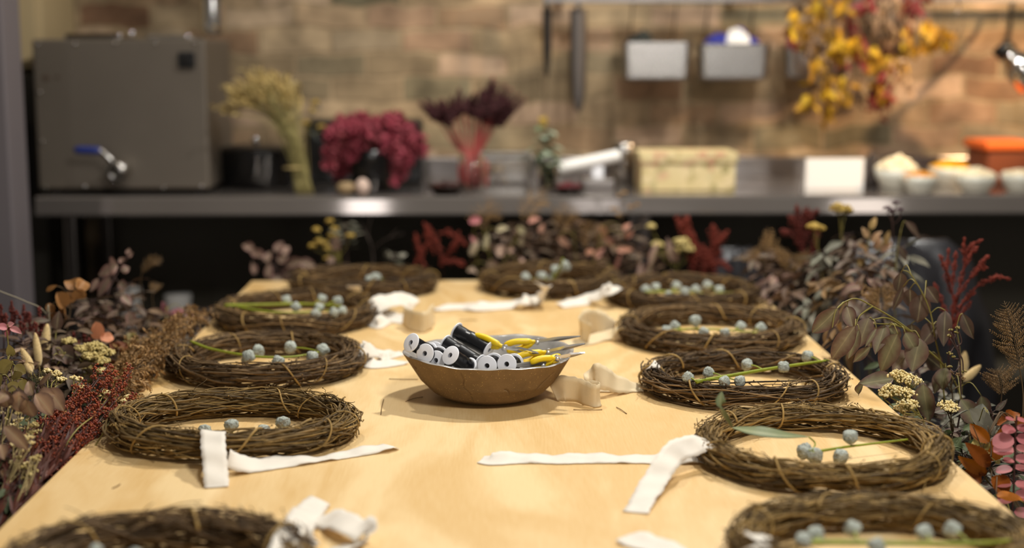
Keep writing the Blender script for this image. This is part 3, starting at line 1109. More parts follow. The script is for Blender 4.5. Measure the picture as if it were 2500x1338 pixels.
def pod(t, c, r, up, seed):
    rg = np.random.default_rng(seed)
    v, f = ICO[4]
    v = v.copy()
    up = unit(up)
    h = v @ up
    # ribbed urn: blunt cap, tapered foot
    s1 = unit(np.cross(up, [.3, .5, .8]))
    s2 = np.cross(up, s1)
    an = np.arctan2(v @ s2, v @ s1)
    k = 1 + .09 * np.sin(an * 4 + rg.uniform(0, 6)) * (1 - h ** 2) + .15 * np.sin(v[:, 0] * 9 + rg.uniform(0, 6)) * np.sin(v[:, 1] * 11 + rg.uniform(0, 6)) * np.sin(v[:, 2] * 10 + rg.uniform(0, 6)) + .04 * np.sin(v[:, 0] * 21) * np.sin(v[:, 2] * 23 + 2)
    rad = np.where(h < 0, 1 - .42 * h ** 2, 1.)
    q = v - np.outer(h, up)
    P = q * (k * rad)[:, None] + np.outer(np.where(h > .55, .55 + (h - .55) * .45, h) * 1.12, up)
    P = P + np.outer(.10 * np.exp(-((np.linalg.norm(q, axis=1)) / .25) ** 2) * (h > 0), up)
    return MB().add(P * r + c, [f]).build('pod', PODM, t)


def sprig(label, stems, pods, z, rpx=15, zmap=None, stem_r=.0026, prefix='gum_pod_sprig'):
    p0 = onz(*stems[0][0][:2], z)
    t = empty(prefix, (p0.x, p0.y, z), label, 'sprig', 'green gum pod sprigs on the wreaths')
    allp = []
    for st in stems:
        pts = [onz(p[0], p[1], p[2] if len(p) > 2 else z) for p in st]
        P = spline(pts, 30)
        allp.append(P)
        MB().tube(P, np.linspace(stem_r, stem_r * .6, 30), 8).build('stem', STEMG, t)
    P = np.vstack(allp)
    for i, q in enumerate(pods):
        px, py = q[:2]
        zz = q[2] if len(q) > 2 else z + .002
        c = A(onz(px, py, zz))
        near = P[np.argmin(np.linalg.norm(P - c, axis=1))]
        dv = c - near
        L = np.linalg.norm(dv)
        rr = (q[3] if len(q) > 3 else rpx) * np.linalg.norm(c - [0, 0, CAM_Z]) / FPX
        if L > rr * 1.3 and L > .012:
            MB().tube(spline([near, (near + c) / 2 + [0, 0, .002], c], 8), .0012, 5).build('stalk', STEMG, t)
        pod(t, c, rr, dv + np.array([.0, -.003, .004]), 1000 + int(px) + i)
    return t


ZT = TZ + .045
sprig('pod sprig in the wreath cut by the bottom border at the left', [[(120, 1375), (250, 1362), (420, 1372)]], [(234, 1343, ZT), (330, 1352)], ZT - .012)
sprig('pod sprig inside the golden wreath, only its four pods showing above the front', [[(470, 1072), (600, 1066), (735, 1064)]], [(500, 1050, TZ + .016, 15), (565, 1038, TZ + .024, 16), (643, 1051, TZ + .015, 15), (691, 1032, TZ + .024, 17)], TZ + .006)
sprig('curved lime pod stem lying in the dark wreath left of the clay bowl',
      [[(466, 834, ZT + .002), (520, 853), (620, 870), (700, 872), (760, 864), (800, 852)]],
      [(631, 857), (607, 870), (709, 848), (679, 883), (788, 854), (762, 872), (600, 880, ZT - .01, 10)], ZT - .004)
sprig('upper of two lime pod stems on the far back wreath at left',
      [[(548, 746), (640, 744), (740, 742), (835, 748)]], [(699, 733), (786, 731), (824, 735), (722, 750)], ZT, 12, stem_r=.0034)
sprig('lower of two lime pod stems on the far back wreath at left',
      [[(566, 744), (620, 757), (700, 764), (780, 760)]], [(779, 752), (771, 766), (815, 763), (836, 760)], ZT - .002, 12, stem_r=.0034)
sprig('short pod sprig on the wreath at the far left end of the table', [[(895, 686), (935, 681)]], [(916, 679, ZT, 14), (900, 682, ZT, 9)], ZT - .004)
sprig('lime pod sprig standing up in the wreath at the middle of the far edge',
      [[(1345, 690, TZ + .03), (1356, 672, TZ + .05), (1368, 650, TZ + .075), (1374, 632, TZ + .095)]],
      [(1283, 679, TZ + .035, 13), (1322, 676, TZ + .035, 13), (1357, 660, TZ + .055, 13), (1379, 650, TZ + .070, 14), (1348, 684, TZ + .03, 13)], TZ + .04, stem_r=.004)
sprig('pod sprig in the wreath at the far right corner of the table',
      [[(1570, 714), (1640, 712), (1720, 716), (1790, 714)]],
      [(1577, 708), (1601, 703), (1651, 699), (1672, 713), (1698, 708), (1727, 697), (1756, 709), (1632, 723)], ZT - .014, 12)
sprig('thin lime pod sprig in the second dark wreath from the far right corner',
      [[(1630, 808), (1700, 803), (1780, 806), (1860, 814)]],
      [(1697, 783, ZT, 15), (1648, 797), (1627, 808), (1808, 798), (1857, 801), (1718, 812), (1770, 814)], ZT - .014, 13)
sprig('thick green pod stem slanting across the dark wreath right of the clay bowl',
      [[(1700, 932), (1780, 918), (1870, 902), (1950, 890), (2022, 880)]],
      [(1730, 910), (1824, 890), (1913, 896), (1972, 870), (1768, 932), (1806, 931), (1680, 922)], ZT - .002, 14, stem_r=.0036)
sprig('green pod twig in the wreath with the white ribbon streamer',
      [[(1985, 1104), (2060, 1092), (2140, 1082), (2216, 1073)]],
      [(1965, 1102, TZ + .018, 19), (1990, 1111, TZ + .016, 19), (2076, 1066, TZ + .035, 18), (2052, 1114, TZ + .014, 18)], TZ + .022, 16, stem_r=.0022)
sprig('blurred lime pod stem in the wreath at the bottom right corner',
      [[(1950, 1324), (2080, 1325), (2240, 1328), (2400, 1326), (2470, 1320)]],
      [(1962, 1320), (1992, 1305), (2082, 1292), (2257, 1302), (2326, 1294), (2140, 1334)], ZT - .012, 20, stem_r=.0036)

# long narrow gum leaves on the wreath at the right
LEAFG = M('dusty_green_leaf', [(116, 124, 84)], .6, 0, .12, 60, edge=(96, 104, 66))
lf = empty('long_gum_leaf', onz(1785, 1042, TZ + .044), 'pair of narrow dusty green leaves resting on the wreath with the streamer', 'leaf')
zc = TZ + .048


def narrow_leaf(pts, W, name='leaf'):
    P = spline(pts, 22)
    T = np.gradient(P, axis=0)
    t = np.linspace(0, 1, 22)
    wd = np.sin(PI * t ** .8) ** .8 * W / 2
    G = []
    for i in range(22):
        tv = unit(T[i])
        view = unit(P[i] - np.array([0, 0, CAM_Z]))
        up = unit(np.array([0, -.35, 1.0]))
        s = unit(np.cross(tv, up))
        n = np.cross(s, tv)
        G.append([P[i] + s * u * wd[i] + n * abs(u) * wd[i] * .25 for u in (-1, -.5, 0, .5, 1)])
    return MB().grid(np.array(G)).build(name, LEAFG, lf, solid=.0005)


narrow_leaf([onz(1786, 1044, zc), ony(1768, 1018, onz(1786, 1044, zc).y - .015), ony(1759, 985, onz(1786, 1044, zc).y - .025), ony(1762, 955, onz(1786, 1044, zc).y - .02)], .020)
narrow_leaf([onz(1788, 1044, zc), onz(1840, 1055, zc + .004), onz(1910, 1064, zc), onz(1975, 1067, zc - .01)], .024)
MB().tube(spline([onz(1975, 1067, zc - .01), onz(1990, 1082, zc - .02), onz(1984, 1098, TZ + .025)], 10), .0011, 6).build('stalk', STEMG, lf)

# ================================================================ ribbons
RIB = M('raw_cotton', [(240, 232, 218)], .85, 0, .04, 40, .35, 900, sheen=.3, trans=.18)
RIBC = M('sheer_cream_silk', [(232, 214, 176)], .7, 0, .04, 40, .2, 900, trans=.32)


def ribbon(label, strips, mat=RIB, width=.032, name='cotton_ribbon', seed=0):
    """strips: lists of (px, py, z above table, tilt deg[, width scale]); tilt 0 lies flat, 90 stands on edge"""
    rg = np.random.default_rng(seed + 50)
    first = strips[0][0]
    o0 = onz(first[0], first[1], TZ + first[2])
    t = empty(name, (o0.x, o0.y, TZ), label, 'ribbon', 'pale ribbons on the table')
    for st in strips:
        st = [q if len(q) > 3 else (0, 0, 0, q[1], q[2], A(q[0])) for q in st]
        P = np.array([p[5] if len(p) > 5 else A(onz(p[0], p[1], TZ + p[2])) for p in st])
        n = 16 * (len(st) - 1) + 1
        C = spline(P, n)
        uu = np.linspace(0, len(st) - 1, n)
        tilt = np.radians(np.interp(uu, range(len(st)), [p[3] for p in st]))
        ws = np.interp(uu, range(len(st)), [p[4] if len(p) > 4 else 1 for p in st]) * width / 2
        T = np.gradient(C, axis=0)
        arc = np.cumsum(np.linalg.norm(T, axis=1))
        ph = rg.uniform(0, 6, 4)
        G, SS = [], []
        prev = None
        for i in range(n):
            tv = unit(T[i])
            s = np.cross(tv, [0, 0, 1.0])
            if np.linalg.norm(s) < .25:
                s = prev if prev is not None else np.array([1.0, 0, 0])
            s = unit(s - tv * s.dot(tv))
            if prev is not None and s.dot(prev) < 0:
                s = -s
            prev = s
            SS.append(s)
        if sum(s[1] for s in SS) < 0:
            SS = [-s for s in SS]
        for i in range(n):
            tv, s = unit(T[i]), SS[i]
            nn = np.cross(s, tv)
            if nn[2] < 0:
                nn = -nn
            wv = s * math.cos(tilt[i]) + nn * math.sin(tilt[i])
            row = []
            for u in (-1, -.6, -.2, .2, .6, 1):
                edge = 1 + .035 * math.sin(arc[i] * 400 + ph[0] + u * 3) * (abs(u) == 1)
                rip = .0022 * math.sin(arc[i] * 60 + u * 1.1 + ph[1]) + .0012 * math.sin(arc[i] * 140 + ph[2] - u)
                q = C[i] + wv * u * ws[i] * edge + np.cross(tv, wv) * rip
                q[2] = max(q[2], TZ + .0011 + .0004 * abs(u))
                row.append(q)
            G.append(row)
        MB().grid(np.array(G)).build('strip', mat, t, solid=.0007)
    return t


RA, RB = onz(520, 1056, TZ + .050), onz(529, 1188, TZ + .0025)
# golden wreath: strip over the front and a tail along the table
ribbon('white cotton ribbon folded over the front of the golden wreath at the left',
       [[(524, 1062, .036, 0), (521, 1050, .048, 0), (RA, 0, 1.02), (RA * .72 + RB * .28 + Vector((-.001, 0, .003)), 0, 1.02), (RA * .4 + RB * .6, 0, 1.0), (RB, 0, 1.0)],
        [(556, 1120, .022, 70, .8), (590, 1132, .012, 40, 1), (650, 1132, .007, 24, .9), (740, 1124, .004, 10, .8), (830, 1112, .003, 4, .75), (900, 1100, .004, 12, .7), (945, 1090, .006, 14, .75), (968, 1092, .002, 4, .5)]], seed=1)
# streamer, right
ribbon('white cotton ribbon with a long straight tail and a looped end at right',
       [[(1173, 1122, .003, 16, .7), (1205, 1121, .006, 30, .9), (1290, 1121, .003, 12, .9), (1370, 1121, .004, 18, .9), (1450, 1121, .003, 10, .9), (1540, 1121, .003, 14, .9), (1640, 1123, .003, 10, .9), (1715, 1122, .003, 8, .9)],
        [(1735, 1082, .034, 20, .9), (1700, 1084, .036, 40), (1655, 1100, .034, 42), (1625, 1132, .026, 30), (1600, 1170, .015, 10), (1575, 1212, .006, 0), (1552, 1250, .002, 0)]], seed=2)
# near left bow
ribbon('blurred white ribbon bow at the bottom border right of the nearest left wreath',
       [[(782, 1222, .006, 25, .85), (752, 1250, .010, 20, 1.1), (728, 1285, .022, 25, 1.1), (706, 1325, .040, 30, 1.1), (690, 1362, .046, 25, 1)],
        [(768, 1262, .006, 10, .8), (810, 1268, .012, 25, 1.1), (860, 1284, .018, 15, 1.15), (893, 1296, .016, 60, 1.1), (880, 1322, .006, 30, 1.2), (820, 1350, .004, 10, 1.2), (760, 1372, .004, 10, 1)],
        [(722, 1300, .012, 30, .9), (742, 1322, .012, 70, 1.2), (752, 1356, .004, 50, 1.2)]], seed=3)
# W3
ribbon('small white ribbon ends between the dark left wreath and the clay bowl',
       [[(868, 846, .030, 30, .7), (885, 852, .034, 50), (910, 856, .024, 60), (930, 868, .010, 40), (940, 882, .004, 10, .5)],
        [(878, 872, .014, 30, .7), (905, 886, .008, 20), (940, 889, .004, 10), (990, 883, .003, 8, .8)],
        [(928, 876, .006, 70, .7), (950, 868, .006, 60, .7), (985, 861, .003, 20, .6)]], seed=4)
# W4 big loops
ribbon('loose creamy ribbon loops by the left wreath with two green stems',
       [[(905, 762, .020, 40, .9), (925, 742, .036, 35, 1.3), (960, 732, .038, 30, 1.4), (995, 735, .03, 45, 1.4), (1008, 752, .014, 60, 1.3)],
        [(905, 752, .012, 20, .8), (945, 768, .010, 15, 1.3), (1000, 786, .004, 10, 1.2)],
        [(905, 786, .008, 40, .9), (925, 790, .010, 60, 1), (945, 776, .010, 40, .9)]], seed=5)
ribbon('sheer cream ribbon curl lying right of the creamy loops', [[(985, 772, .022, 80, 1.2), (1010, 788, .02, 86, 1.5), (1040, 788, .02, 86, 1.5), (1060, 768, .02, 84, 1.4)]], RIBC, name='silk_ribbon', seed=6)
ribbon('small white ribbon tag in front of the wreath at the far left end', [[(862, 698, .040, 10, .9), (868, 708, .024, 5, 1), (874, 717, .008, 0, 1.1)]], seed=7)
# W11
ribbon('white ribbon trailing to the left from the wreath at the middle of the far edge',
       [[(1318, 694, .050, 30, .8), (1326, 704, .048, 50, 1.2), (1332, 720, .030, 60, 1.3), (1310, 734, .010, 40, 1), (1285, 732, .022, 40, 1), (1255, 742, .010, 30, 1), (1215, 748, .006, 22), (1165, 748, .010, 30, 1.1), (1120, 750, .004, 22), (1058, 757, .002, 10, .7)]], seed=8)
# W10
ribbon('white ribbon end hanging off the far right corner wreath',
       [[(1512, 702, .042, 20, .6), (1490, 704, .046, 50, 1), (1470, 716, .030, 55, 1.2), (1440, 728, .014, 35, 1.1), (1400, 740, .006, 22, 1), (1366, 748, .003, 15, .9)]], seed=9)
# W9 sheer
ribbon('sheer cream ribbon loop left of the dark right wreath behind the clay bowl',
       [[(1525, 797, .034, 20, .6), (1500, 812, .016, 30, .8), (1465, 824, .006, 20), (1425, 836, .004, 18, 1), (1380, 842, .003, 10, .9)],
        [(1500, 800, .018, 70, .9), (1465, 790, .030, 86, 1.6), (1430, 790, .030, 86, 1.7), (1415, 806, .026, 84, 1.5), (1440, 816, .02, 80, 1.3)]], RIBC, name='silk_ribbon', seed=10)
# W8 curls
ribbon('curled cream silk ribbon right behind the clay bowl',
       [[(1350, 962, .012, 85, 1), (1375, 950, .022, 86, 1.4), (1410, 955, .020, 88, 1.4), (1450, 972, .016, 88, 1.35), (1468, 968, .016, 88, 1.3), (1450, 958, .018, 86, 1.2), (1430, 958, .018, 86, 1)],
        [(1434, 962, .006, 60, .8), (1448, 930, .026, 84, 1.2), (1462, 920, .034, 75, 1.4), (1500, 932, .022, 60, 1.2), (1545, 945, .006, 30, .9), (1575, 944, .004, 10, .8)],
        [(1430, 948, .004, 30, .9), (1490, 950, .003, 20, 1), (1570, 948, .004, 12, .9)]], RIBC, name='silk_ribbon', seed=11)
ribbon('white ribbon knot peeping out on the dark wreath right of the clay bowl', [[(1608, 898, .040, 20, .5), (1596, 890, .046, 30, .6), (1586, 896, .040, 40, .6), (1580, 910, .026, 40, .6)]], seed=12)
ribbon('white ribbon knot on the wreath nearest the bottom right corner', [[(1868, 1318, .030, 20, .8), (1852, 1316, .044, 20, 1), (1846, 1334, .034, 20, 1.1), (1842, 1354, .014, 10, 1)]], seed=13)
ribbon('faint blurred ribbon end at the bottom border left of the right corner wreath', [[(1520, 1312, .004, 10, .9), (1560, 1318, .006, 20, 1.1), (1610, 1336, .003, 10, 1), (1660, 1352, .003, 0, 1)]], seed=14)

# loose twig bits on the table top
for i, (a, b, c) in enumerate([((1505, 994), (1516, 1000), (1530, 1010)), ((1400, 1000), (1440, 1001), (1470, 1000)), ((990, 980), (1010, 973), (1032, 969)), ((950, 925), (985, 926), (1020, 926)), ((937, 975), (933, 990), (930, 1012)), ((274, 1192), (285, 1187), (294, 1182)), ((1120, 782), (1150, 781), (1165, 783))]):
    lb = ['curved dark twig bit on the bare table right of the cream silk ribbon', 'straight twig bit below the curl of the cream silk ribbon', 'twig bit in the shadow at the left of the clay bowl', 'thin twig bit on the table just left of the clay bowl rim', 'upright looking twig bit at the left rim of the bowl shadow', 'tiny twig crumb near the left table edge below the golden wreath', 'dark fleck of twig on the table behind the clay bowl'][i]
    o = MB().tube(spline([onz(*a, TZ + .0012), onz(*b, TZ + .0018), onz(*c, TZ + .0010)], 12), .0007, 5).build('twig_bit', VINES['brown'])
    tag(o, lb, 'twig', 'twig bits on the table')

# ================================================================ clay bowl
BC = onz(1194, 966, TZ)
bcx, bcy = BC.x, BC.y
BR, BH = .1385, .074
CRACKS = [
    ([(-1.92, .90), (-1.90, .72), (-1.93, .55), (-1.86, .38), (-1.85, .14)], .0016),
    ([(-1.36, .48), (-1.31, .44), (-1.27, .34)], .0013),
    ([(-.66, .78), (-.74, .62), (-.80, .48), (-.83, .36)], .0021),
    ([(-2.68, .42), (-2.60, .34)], .0013),
    ([(-2.74, .80), (-2.70, .76), (-2.66, .80)], .0014),
]


def bowl_mesh():
    na = 900
    prof_o = [(.0, .0), (.03, .0), (.06, .0), (.072, .002)]
    ts = np.linspace(0, 1, 56)
    outer = [(np.interp(t, [0, .12, .4, 1], [.074, .092, .112, BR]), BH * np.interp(t, [0, .12, .4, 1], [.03, .15, .42, 1])) for t in ts]
    inner = [(np.interp(t, [0, .6, .88, 1], [BR - .007, .100, .080, .064]), np.interp(t, [0, .6, .88, 1], [BH, .034, .014, .0095])) for t in np.linspace(0, 1, 14)]
    prof = np.array(prof_o + outer + [(BR - .002, BH + .0012), (BR - .005, BH + .001)] + inner + [(.03, .009), (0.0005, .009)])
    n_o, n_out = len(prof_o), len(outer)
    an = np.linspace(0, 2 * PI, na, endpoint=False)
    rgb = np.random.default_rng(3)
    G = np.zeros((len(prof), na, 3))
    wob = .0022 * np.sin(2 * an + 1) + .0015 * np.sin(3 * an + 4) + .0008 * np.sin(7 * an)
    zw = .0028 * np.sin(2 * an + .6) + .0014 * np.sin(5 * an + 2) + .0005 * np.sin(17 * an)
    k = np.clip(prof[:, 1] / BH, 0, 1)
    rr = prof[:, 0, None] + wob[None] * k[:, None]
    # cracks pressed into the outside
    for pts, wd in CRACKS:
        P = np.array(pts)
        S_ = spline([(p[0], p[1], 0) for p in P], 60)
        for i in range(n_o, n_o + n_out):
            tt = (i - n_o) / (n_out - 1)
            d2 = ((np.angle(np.exp(1j * (an[:, None] - S_[None, :, 0]))) * .115) ** 2 + ((tt - S_[None, :, 1]) * .088) ** 2).min(1)
            rr[i] -= .0026 * np.exp(-d2 / (wd * .62) ** 2)
    G[..., 0] = rr * np.cos(an) + bcx
    G[..., 1] = rr * np.sin(an) + bcy
    G[..., 2] = prof[:, 1, None] + zw[None] * k[:, None] ** 2 + TZ + .0005
    cut = n_o + n_out
    return MB().grid(G[:cut], closed_v=True), MB().grid(G[cut - 1:], closed_v=True)


def clay_mat():
    m = M('sandy_clay', [(126, 102, 70)], .85, 0, .20, 30, .5, 700, spec=.25)
    nt = m.node_tree
    b = nt.nodes['Principled BSDF']
    src = b.inputs['Base Color'].links[0].from_socket
    tc = nt.nodes.new('ShaderNodeTexCoord')
    vo = nt.nodes.new('ShaderNodeTexVoronoi')
    vo.inputs['Scale'].default_value = 560
    nt.links.new(tc.outputs['Object'], vo.inputs['Vector'])
    sc = nt.nodes.new('ShaderNodeSeparateColor')
    nt.links.new(vo.outputs['Color'], sc.inputs[0])
    gt = nt.nodes.new('ShaderNodeMath')
    gt.operation = 'GREATER_THAN'
    gt.inputs[1].default_value = .93
    nt.links.new(sc.outputs[0], gt.inputs[0])
    lt = nt.nodes.new('ShaderNodeMath')
    lt.operation = 'LESS_THAN'
    lt.inputs[1].default_value = .30
    nt.links.new(vo.outputs['Distance'], lt.inputs[0])
    mu = nt.nodes.new('ShaderNodeMath')
    mu.operation = 'MULTIPLY'
    nt.links.new(gt.outputs[0], mu.inputs[0])
    nt.links.new(lt.outputs[0], mu.inputs[1])
    mx = nt.nodes.new('ShaderNodeMix')
    mx.data_type = 'RGBA'
    nt.links.new(mu.outputs[0], mx.inputs[0])
    nt.links.new(src, mx.inputs[6])
    mx.inputs[7].default_value = srgb(206, 176, 112)
    nt.links.new(mx.outputs[2], b.inputs['Base Color'])
    return m


bo = empty('clay_bowl', (bcx, bcy, TZ), 'cracked brown stoneware bowl of wire spools and snips in the middle of the table', 'bowl')
mo, mi = bowl_mesh()
mo.build('bowl_body', clay_mat(), bo)
mi.build('glazed_inside', M('grey_glaze', [(150, 146, 140)], .22, 0, .35, 26, spec=.6), bo)

# ================================================================ wire spools
WIRE = M('black_wire', [(20, 20, 23)], .28, 0, 0, spec=.6)
BORE = M('spool_bore', [(150, 150, 156)], .5)


def spool(label, px, py, y, axis, length=.060, rf=.0158, rw=.0118):
    """front flange centre at pixel (px, py), depth y; axis runs from that flange to the other"""
    c = A(ony(px, py, y))
    ax = unit(axis)
    s1 = unit(np.cross(ax, [0, 0, 1]))
    s2 = np.cross(s1, ax)
    t = empty('wire_spool', c + ax * length / 2, label, 'spool', 'white wire spools in the clay bowl')
    n = 40
    va = np.linspace(0, 2 * PI, n, endpoint=False)

    def rev(prof):
        return MB().grid(np.array([[c + ax * d + r * (math.cos(a) * s1 + math.sin(a) * s2) for a in va] for (r, d) in prof]), closed_v=True)
    th = .0022
    for k, d0 in enumerate((0, length - th)):
        rev([(.0040, d0), (.0062, d0 + (0 if k else .0006)), (rf - .001, d0), (rf, d0 + .0006), (rf, d0 + th - .0006), (rf - .001, d0 + th), (.0040, d0 + th)]).build('flange', WHITE, t)
    rev([(.0042, .0), (.0040, .001), (.0040, length - .001), (.0042, length)]).build('bore', BORE, t)
    prof = []
    N = 64
    rgs = np.random.default_rng(int(px * 7 + py))
    lump = np.interp(np.linspace(0, 1, N), np.linspace(0, 1, 8), rgs.uniform(-.0008, .0008, 8))
    for i in range(N):
        f = i / (N - 1)
        prof.append((rw + lump[i] + .00045 * (i % 2), th + f * (length - 2 * th)))
    rev(prof).build('wire_winding', WIRE, t)
    e = np.linspace(0, 1, 30)
    rr = np.where(e < .5, .011, .007)
    P = [c + ax * (-.0006) + s1 * (-.002 + .009 * q) + s2 * (-.004 - .006 * q ** 2) for q in np.linspace(0, 1, 10)]
    if rgs.random() < .55:
        MB().tube(np.array(P), .0003, 4).build('wire_end', WIRE, t)
    return t


spool('spool leaning out at the left tip of the bowl, highest on that side', 1003, 836, 2.215, (.62, .62, -.47), .046)
spool('spool lying low just right of the one at the bowl left tip', 1037, 863, 2.205, (.45, .80, -.25), .046)
spool('half sunken spool flange at the front rim under two others', 1064, 880, 2.205, (.45, .85, -.2), .042)
spool('upright looking spool in front of the two long ones, wire cut on its face', 1099, 867, 2.185, (.55, .66, -.52), .052)
spool('top long black spool slanting down to the right across the heap', 1113, 808, 2.300, (.78, -.50, -.36), .070, .0155, .0125)
spool('second long black spool slanting below the top one', 1086, 838, 2.265, (.78, -.50, -.36), .072, .0155, .0125)
spool('spool with its flange cut off by the front rim, left of the frontmost', 1189, 893, 2.192, (.25, .95, -.10), .046)
spool('frontmost spool with its round white face at the middle of the front rim', 1237, 889, 2.186, (.28, .94, -.18), .046)
spool('small spool end glimpsed between the left spools and the long ones', 1062, 854, 2.275, (.4, .85, -.3), .036, .0135, .0105)

# ================================================================ yellow handled snips
YEL = M('yellow_grip', [(232, 196, 16)], .42, spec=.45)
SNIP = M('snip_steel', [(222, 220, 216)], .36, .85)
SNIPD = M('snip_dark', [(150, 146, 142)], .36, .85)


def snips(label, ga, gb_, pivot, tip, open_=.010, blade_w=.008):
    """ga: handle end (px,py,y), gb_: where grip meets pivot side, pivot, tip"""
    a, p, tp = A(ony(*ga)), A(ony(*pivot)), A(ony(*tip))
    t = empty('garden_snips', p, label, 'snips', 'yellow handled snips in the clay bowl')
    dx = unit(tp - p)
    hx = unit(a - p)
    up = unit(np.array([0, -.55, .9]) - dx * dx.dot([0, -.55, .9]))
    sd = np.cross(dx, up)
    for sg in (-1, 1):
        P = spline([p - dx * .004, p + dx * .02 + up * sg * open_ * .15, (p + tp) / 2 + up * sg * open_ * .5, tp + up * sg * open_ * .22], 18)
        wv = np.interp(np.linspace(0, 1, 18), [0, .25, .8, 1], [blade_w, blade_w, blade_w * .55, blade_w * .22]) / 2
        G = []
        for i in range(18):
            G.append([P[i] + up * wv[i] + sd * sg * .0006, P[i] + sd * sg * .0026, P[i] - up * wv[i] + sd * sg * .0006, P[i] - sd * sg * .0002])
        mb = MB().grid(np.array(G), closed_v=True)
        mb.add(G[-1], [np.array([[0, 1, 2, 3]])])
        mb.build('blade', SNIP if sg > 0 else SNIPD, t, smooth=False)
        L = np.linalg.norm(a - p)
        H = spline([p + hx * .004, p + hx * L * .3 + up * sg * .004, p + hx * L * .65 + up * sg * .0085, a + up * sg * .0065], 20)
        MB().tube(H, [.0032] * 4 + [.0044, .0050] + [.0053] * 11 + [.005, .0042, .0028], 12).build('grip', YEL, t)
    MB().tube([p - up * .002 - sd * .005, p - sd * -.005 + up * .0], .0038, 14).build('pivot_screw', SNIP, t)
    MB().tube(spline([p + hx * .012 + up * .004, p + hx * .017, p + hx * .012 - up * .004], 10), .0011, 6).build('spring', SNIP, t)
    return t


snips('snips whose yellow grip lies behind the top black spool, dark blades flat in the centre', (1160, 826, 2.285), None, (1232, 848, 2.255), (1314, 862, 2.225), .009)
snips('snips with the topmost silver blades pointing right over the bowl rim', (1234, 850, 2.300), None, (1312, 833, 2.300), (1416, 821, 2.275), .005)
snips('snips with middle silver blades pointing right out of the bowl', (1258, 882, 2.235), None, (1338, 858, 2.245), (1428, 839, 2.230), .006)
snips('lowest snips with blades pointing right just over the bowl rim', (1296, 893, 2.195), None, (1360, 873, 2.205), (1428, 861, 2.205), .006)
snips('short dark snips low at the front rim right of the frontmost spool', (1366, 878, 2.235), None, (1326, 889, 2.200), (1252, 892, 2.186), .004, .012)

# ================================================================ dried flowers
G_ = np.random.default_rng(21)


def rdir(rg, up=.3):
    v = rg.normal(0, 1, 3)
    v[2] += up
    return unit(v)


def stalk(pts, side=None, foot=None, n=40):
    """pts: (px, py, Y) from the top down; continues outside the table edge to the floor"""
    W = [A(ony(*p)) for p in pts]
    low = W[-1]
    if foot is None:
        if side == 'L':
            foot = (min(low[0], TX0 - .06) - G_.uniform(.01, .07), low[1] + G_.uniform(-.05, .03))
        elif side == 'R':
            foot = (max(low[0], TX1 + .06) + G_.uniform(.01, .07), low[1] + G_.uniform(-.05, .03))
        else:
            foot = (low[0] + G_.uniform(-.03, .03), max(low[1], TY1 + .08) + G_.uniform(0, .06))
    elif foot == 'counter':
        return spline([(low[0], low[1], CT_Z + .001)] + W[::-1], n) if low[2] > CT_Z + .02 else spline(W[::-1], n)
    zk = min(.60, low[2] - .08)
    return spline([(foot[0], foot[1], .001), (foot[0] * .97 + low[0] * .03, foot[1], zk * .55), (foot[0] * .8 + low[0] * .2, foot[1] * .8 + low[1] * .2, zk)] + W[::-1], n)


def root(name, P, label, cat, group=None):
    return empty(name, P[0], label, cat, group)


def upper(P, frac):
    return P[int(len(P) * (1 - frac)):]


def px2m(w_, c):
    return w_ * np.linalg.norm(A(c) - [0, 0, CAM_Z]) / FPX


# ---- materials
MAUVE = M('mauve_leaf', [(92, 78, 62), (80, 72, 54), (108, 88, 74), (70, 62, 48)], .62, 0, .2, 60, edge=(92, 68, 56), trans=.15)
MAUVE_G = M('green_mauve_leaf', [(142, 138, 102), (126, 120, 90), (144, 126, 104)], .58, 0, .16, 50, edge=(106, 78, 68), trans=.12)
TAUPE = M('taupe_leaf', [(162, 132, 102), (142, 118, 90), (178, 142, 110), (130, 108, 84)], .62, 0, .12, 40, edge=(116, 88, 72), trans=.15)
PINKLEAF = M('pink_leaf', [(200, 128, 132), (186, 110, 116), (206, 146, 140)], .6, 0, .10, 50, trans=.2)
PALEPINK = M('pale_pink_grey_leaf', [(140, 118, 100), (112, 98, 80), (160, 132, 114), (94, 80, 66)], .6, 0, .12, 50, edge=(136, 100, 90), trans=.15)
GREYLEAF = M('grey_green_leaf', [(124, 122, 102), (106, 104, 90), (140, 134, 116)], .6, 0, .12, 50, trans=.15)
OLIVE = M('olive_yellow_leaf', [(158, 140, 74), (136, 122, 62), (172, 152, 88), (110, 98, 56)], .6, 0, .14, 50, trans=.2)
RUST = M('rust_oak_leaf', [(156, 84, 12), (132, 68, 12), (174, 100, 18), (110, 58, 14)], .6, 0, .2, 60, trans=.2)
TANLEAF = M('tan_smoke_leaf', [(160, 110, 58), (142, 98, 52), (172, 122, 70)], .6, 0, .15, 40, trans=.2)
PEACH = M('peach_leaf', [(206, 132, 88), (214, 142, 104)], .6, 0, .1, 40, trans=.2)
REDBERRY = M('red_berry', [(122, 44, 24), (150, 66, 30), (94, 32, 20), (166, 86, 40)], .55, 0, .2, 120)
REDPLUME = M('red_plume', [(120, 44, 30), (142, 58, 38), (98, 34, 26)], .8, 0, .25, 150)
DKRED = M('dark_red_plume', [(92, 36, 28), (108, 44, 32), (76, 28, 22)], .85, 0, .25, 150)
REDSTEM = M('red_stem', [(70, 34, 24), (92, 44, 32), (50, 26, 18), (110, 60, 42)], .6, 0, .2, 60)
CREAMB = M('cream_bud', [(232, 212, 152), (214, 188, 120), (240, 226, 176)], .6, 0, .1, 100)
PALEB = M('pale_yellow_bud', [(200, 180, 116), (184, 162, 96), (214, 196, 136)], .7, 0, .1, 100)
GOLD = M('gold_flower', [(178, 148, 68), (160, 130, 54), (192, 164, 90)], .75, 0, .15, 100)
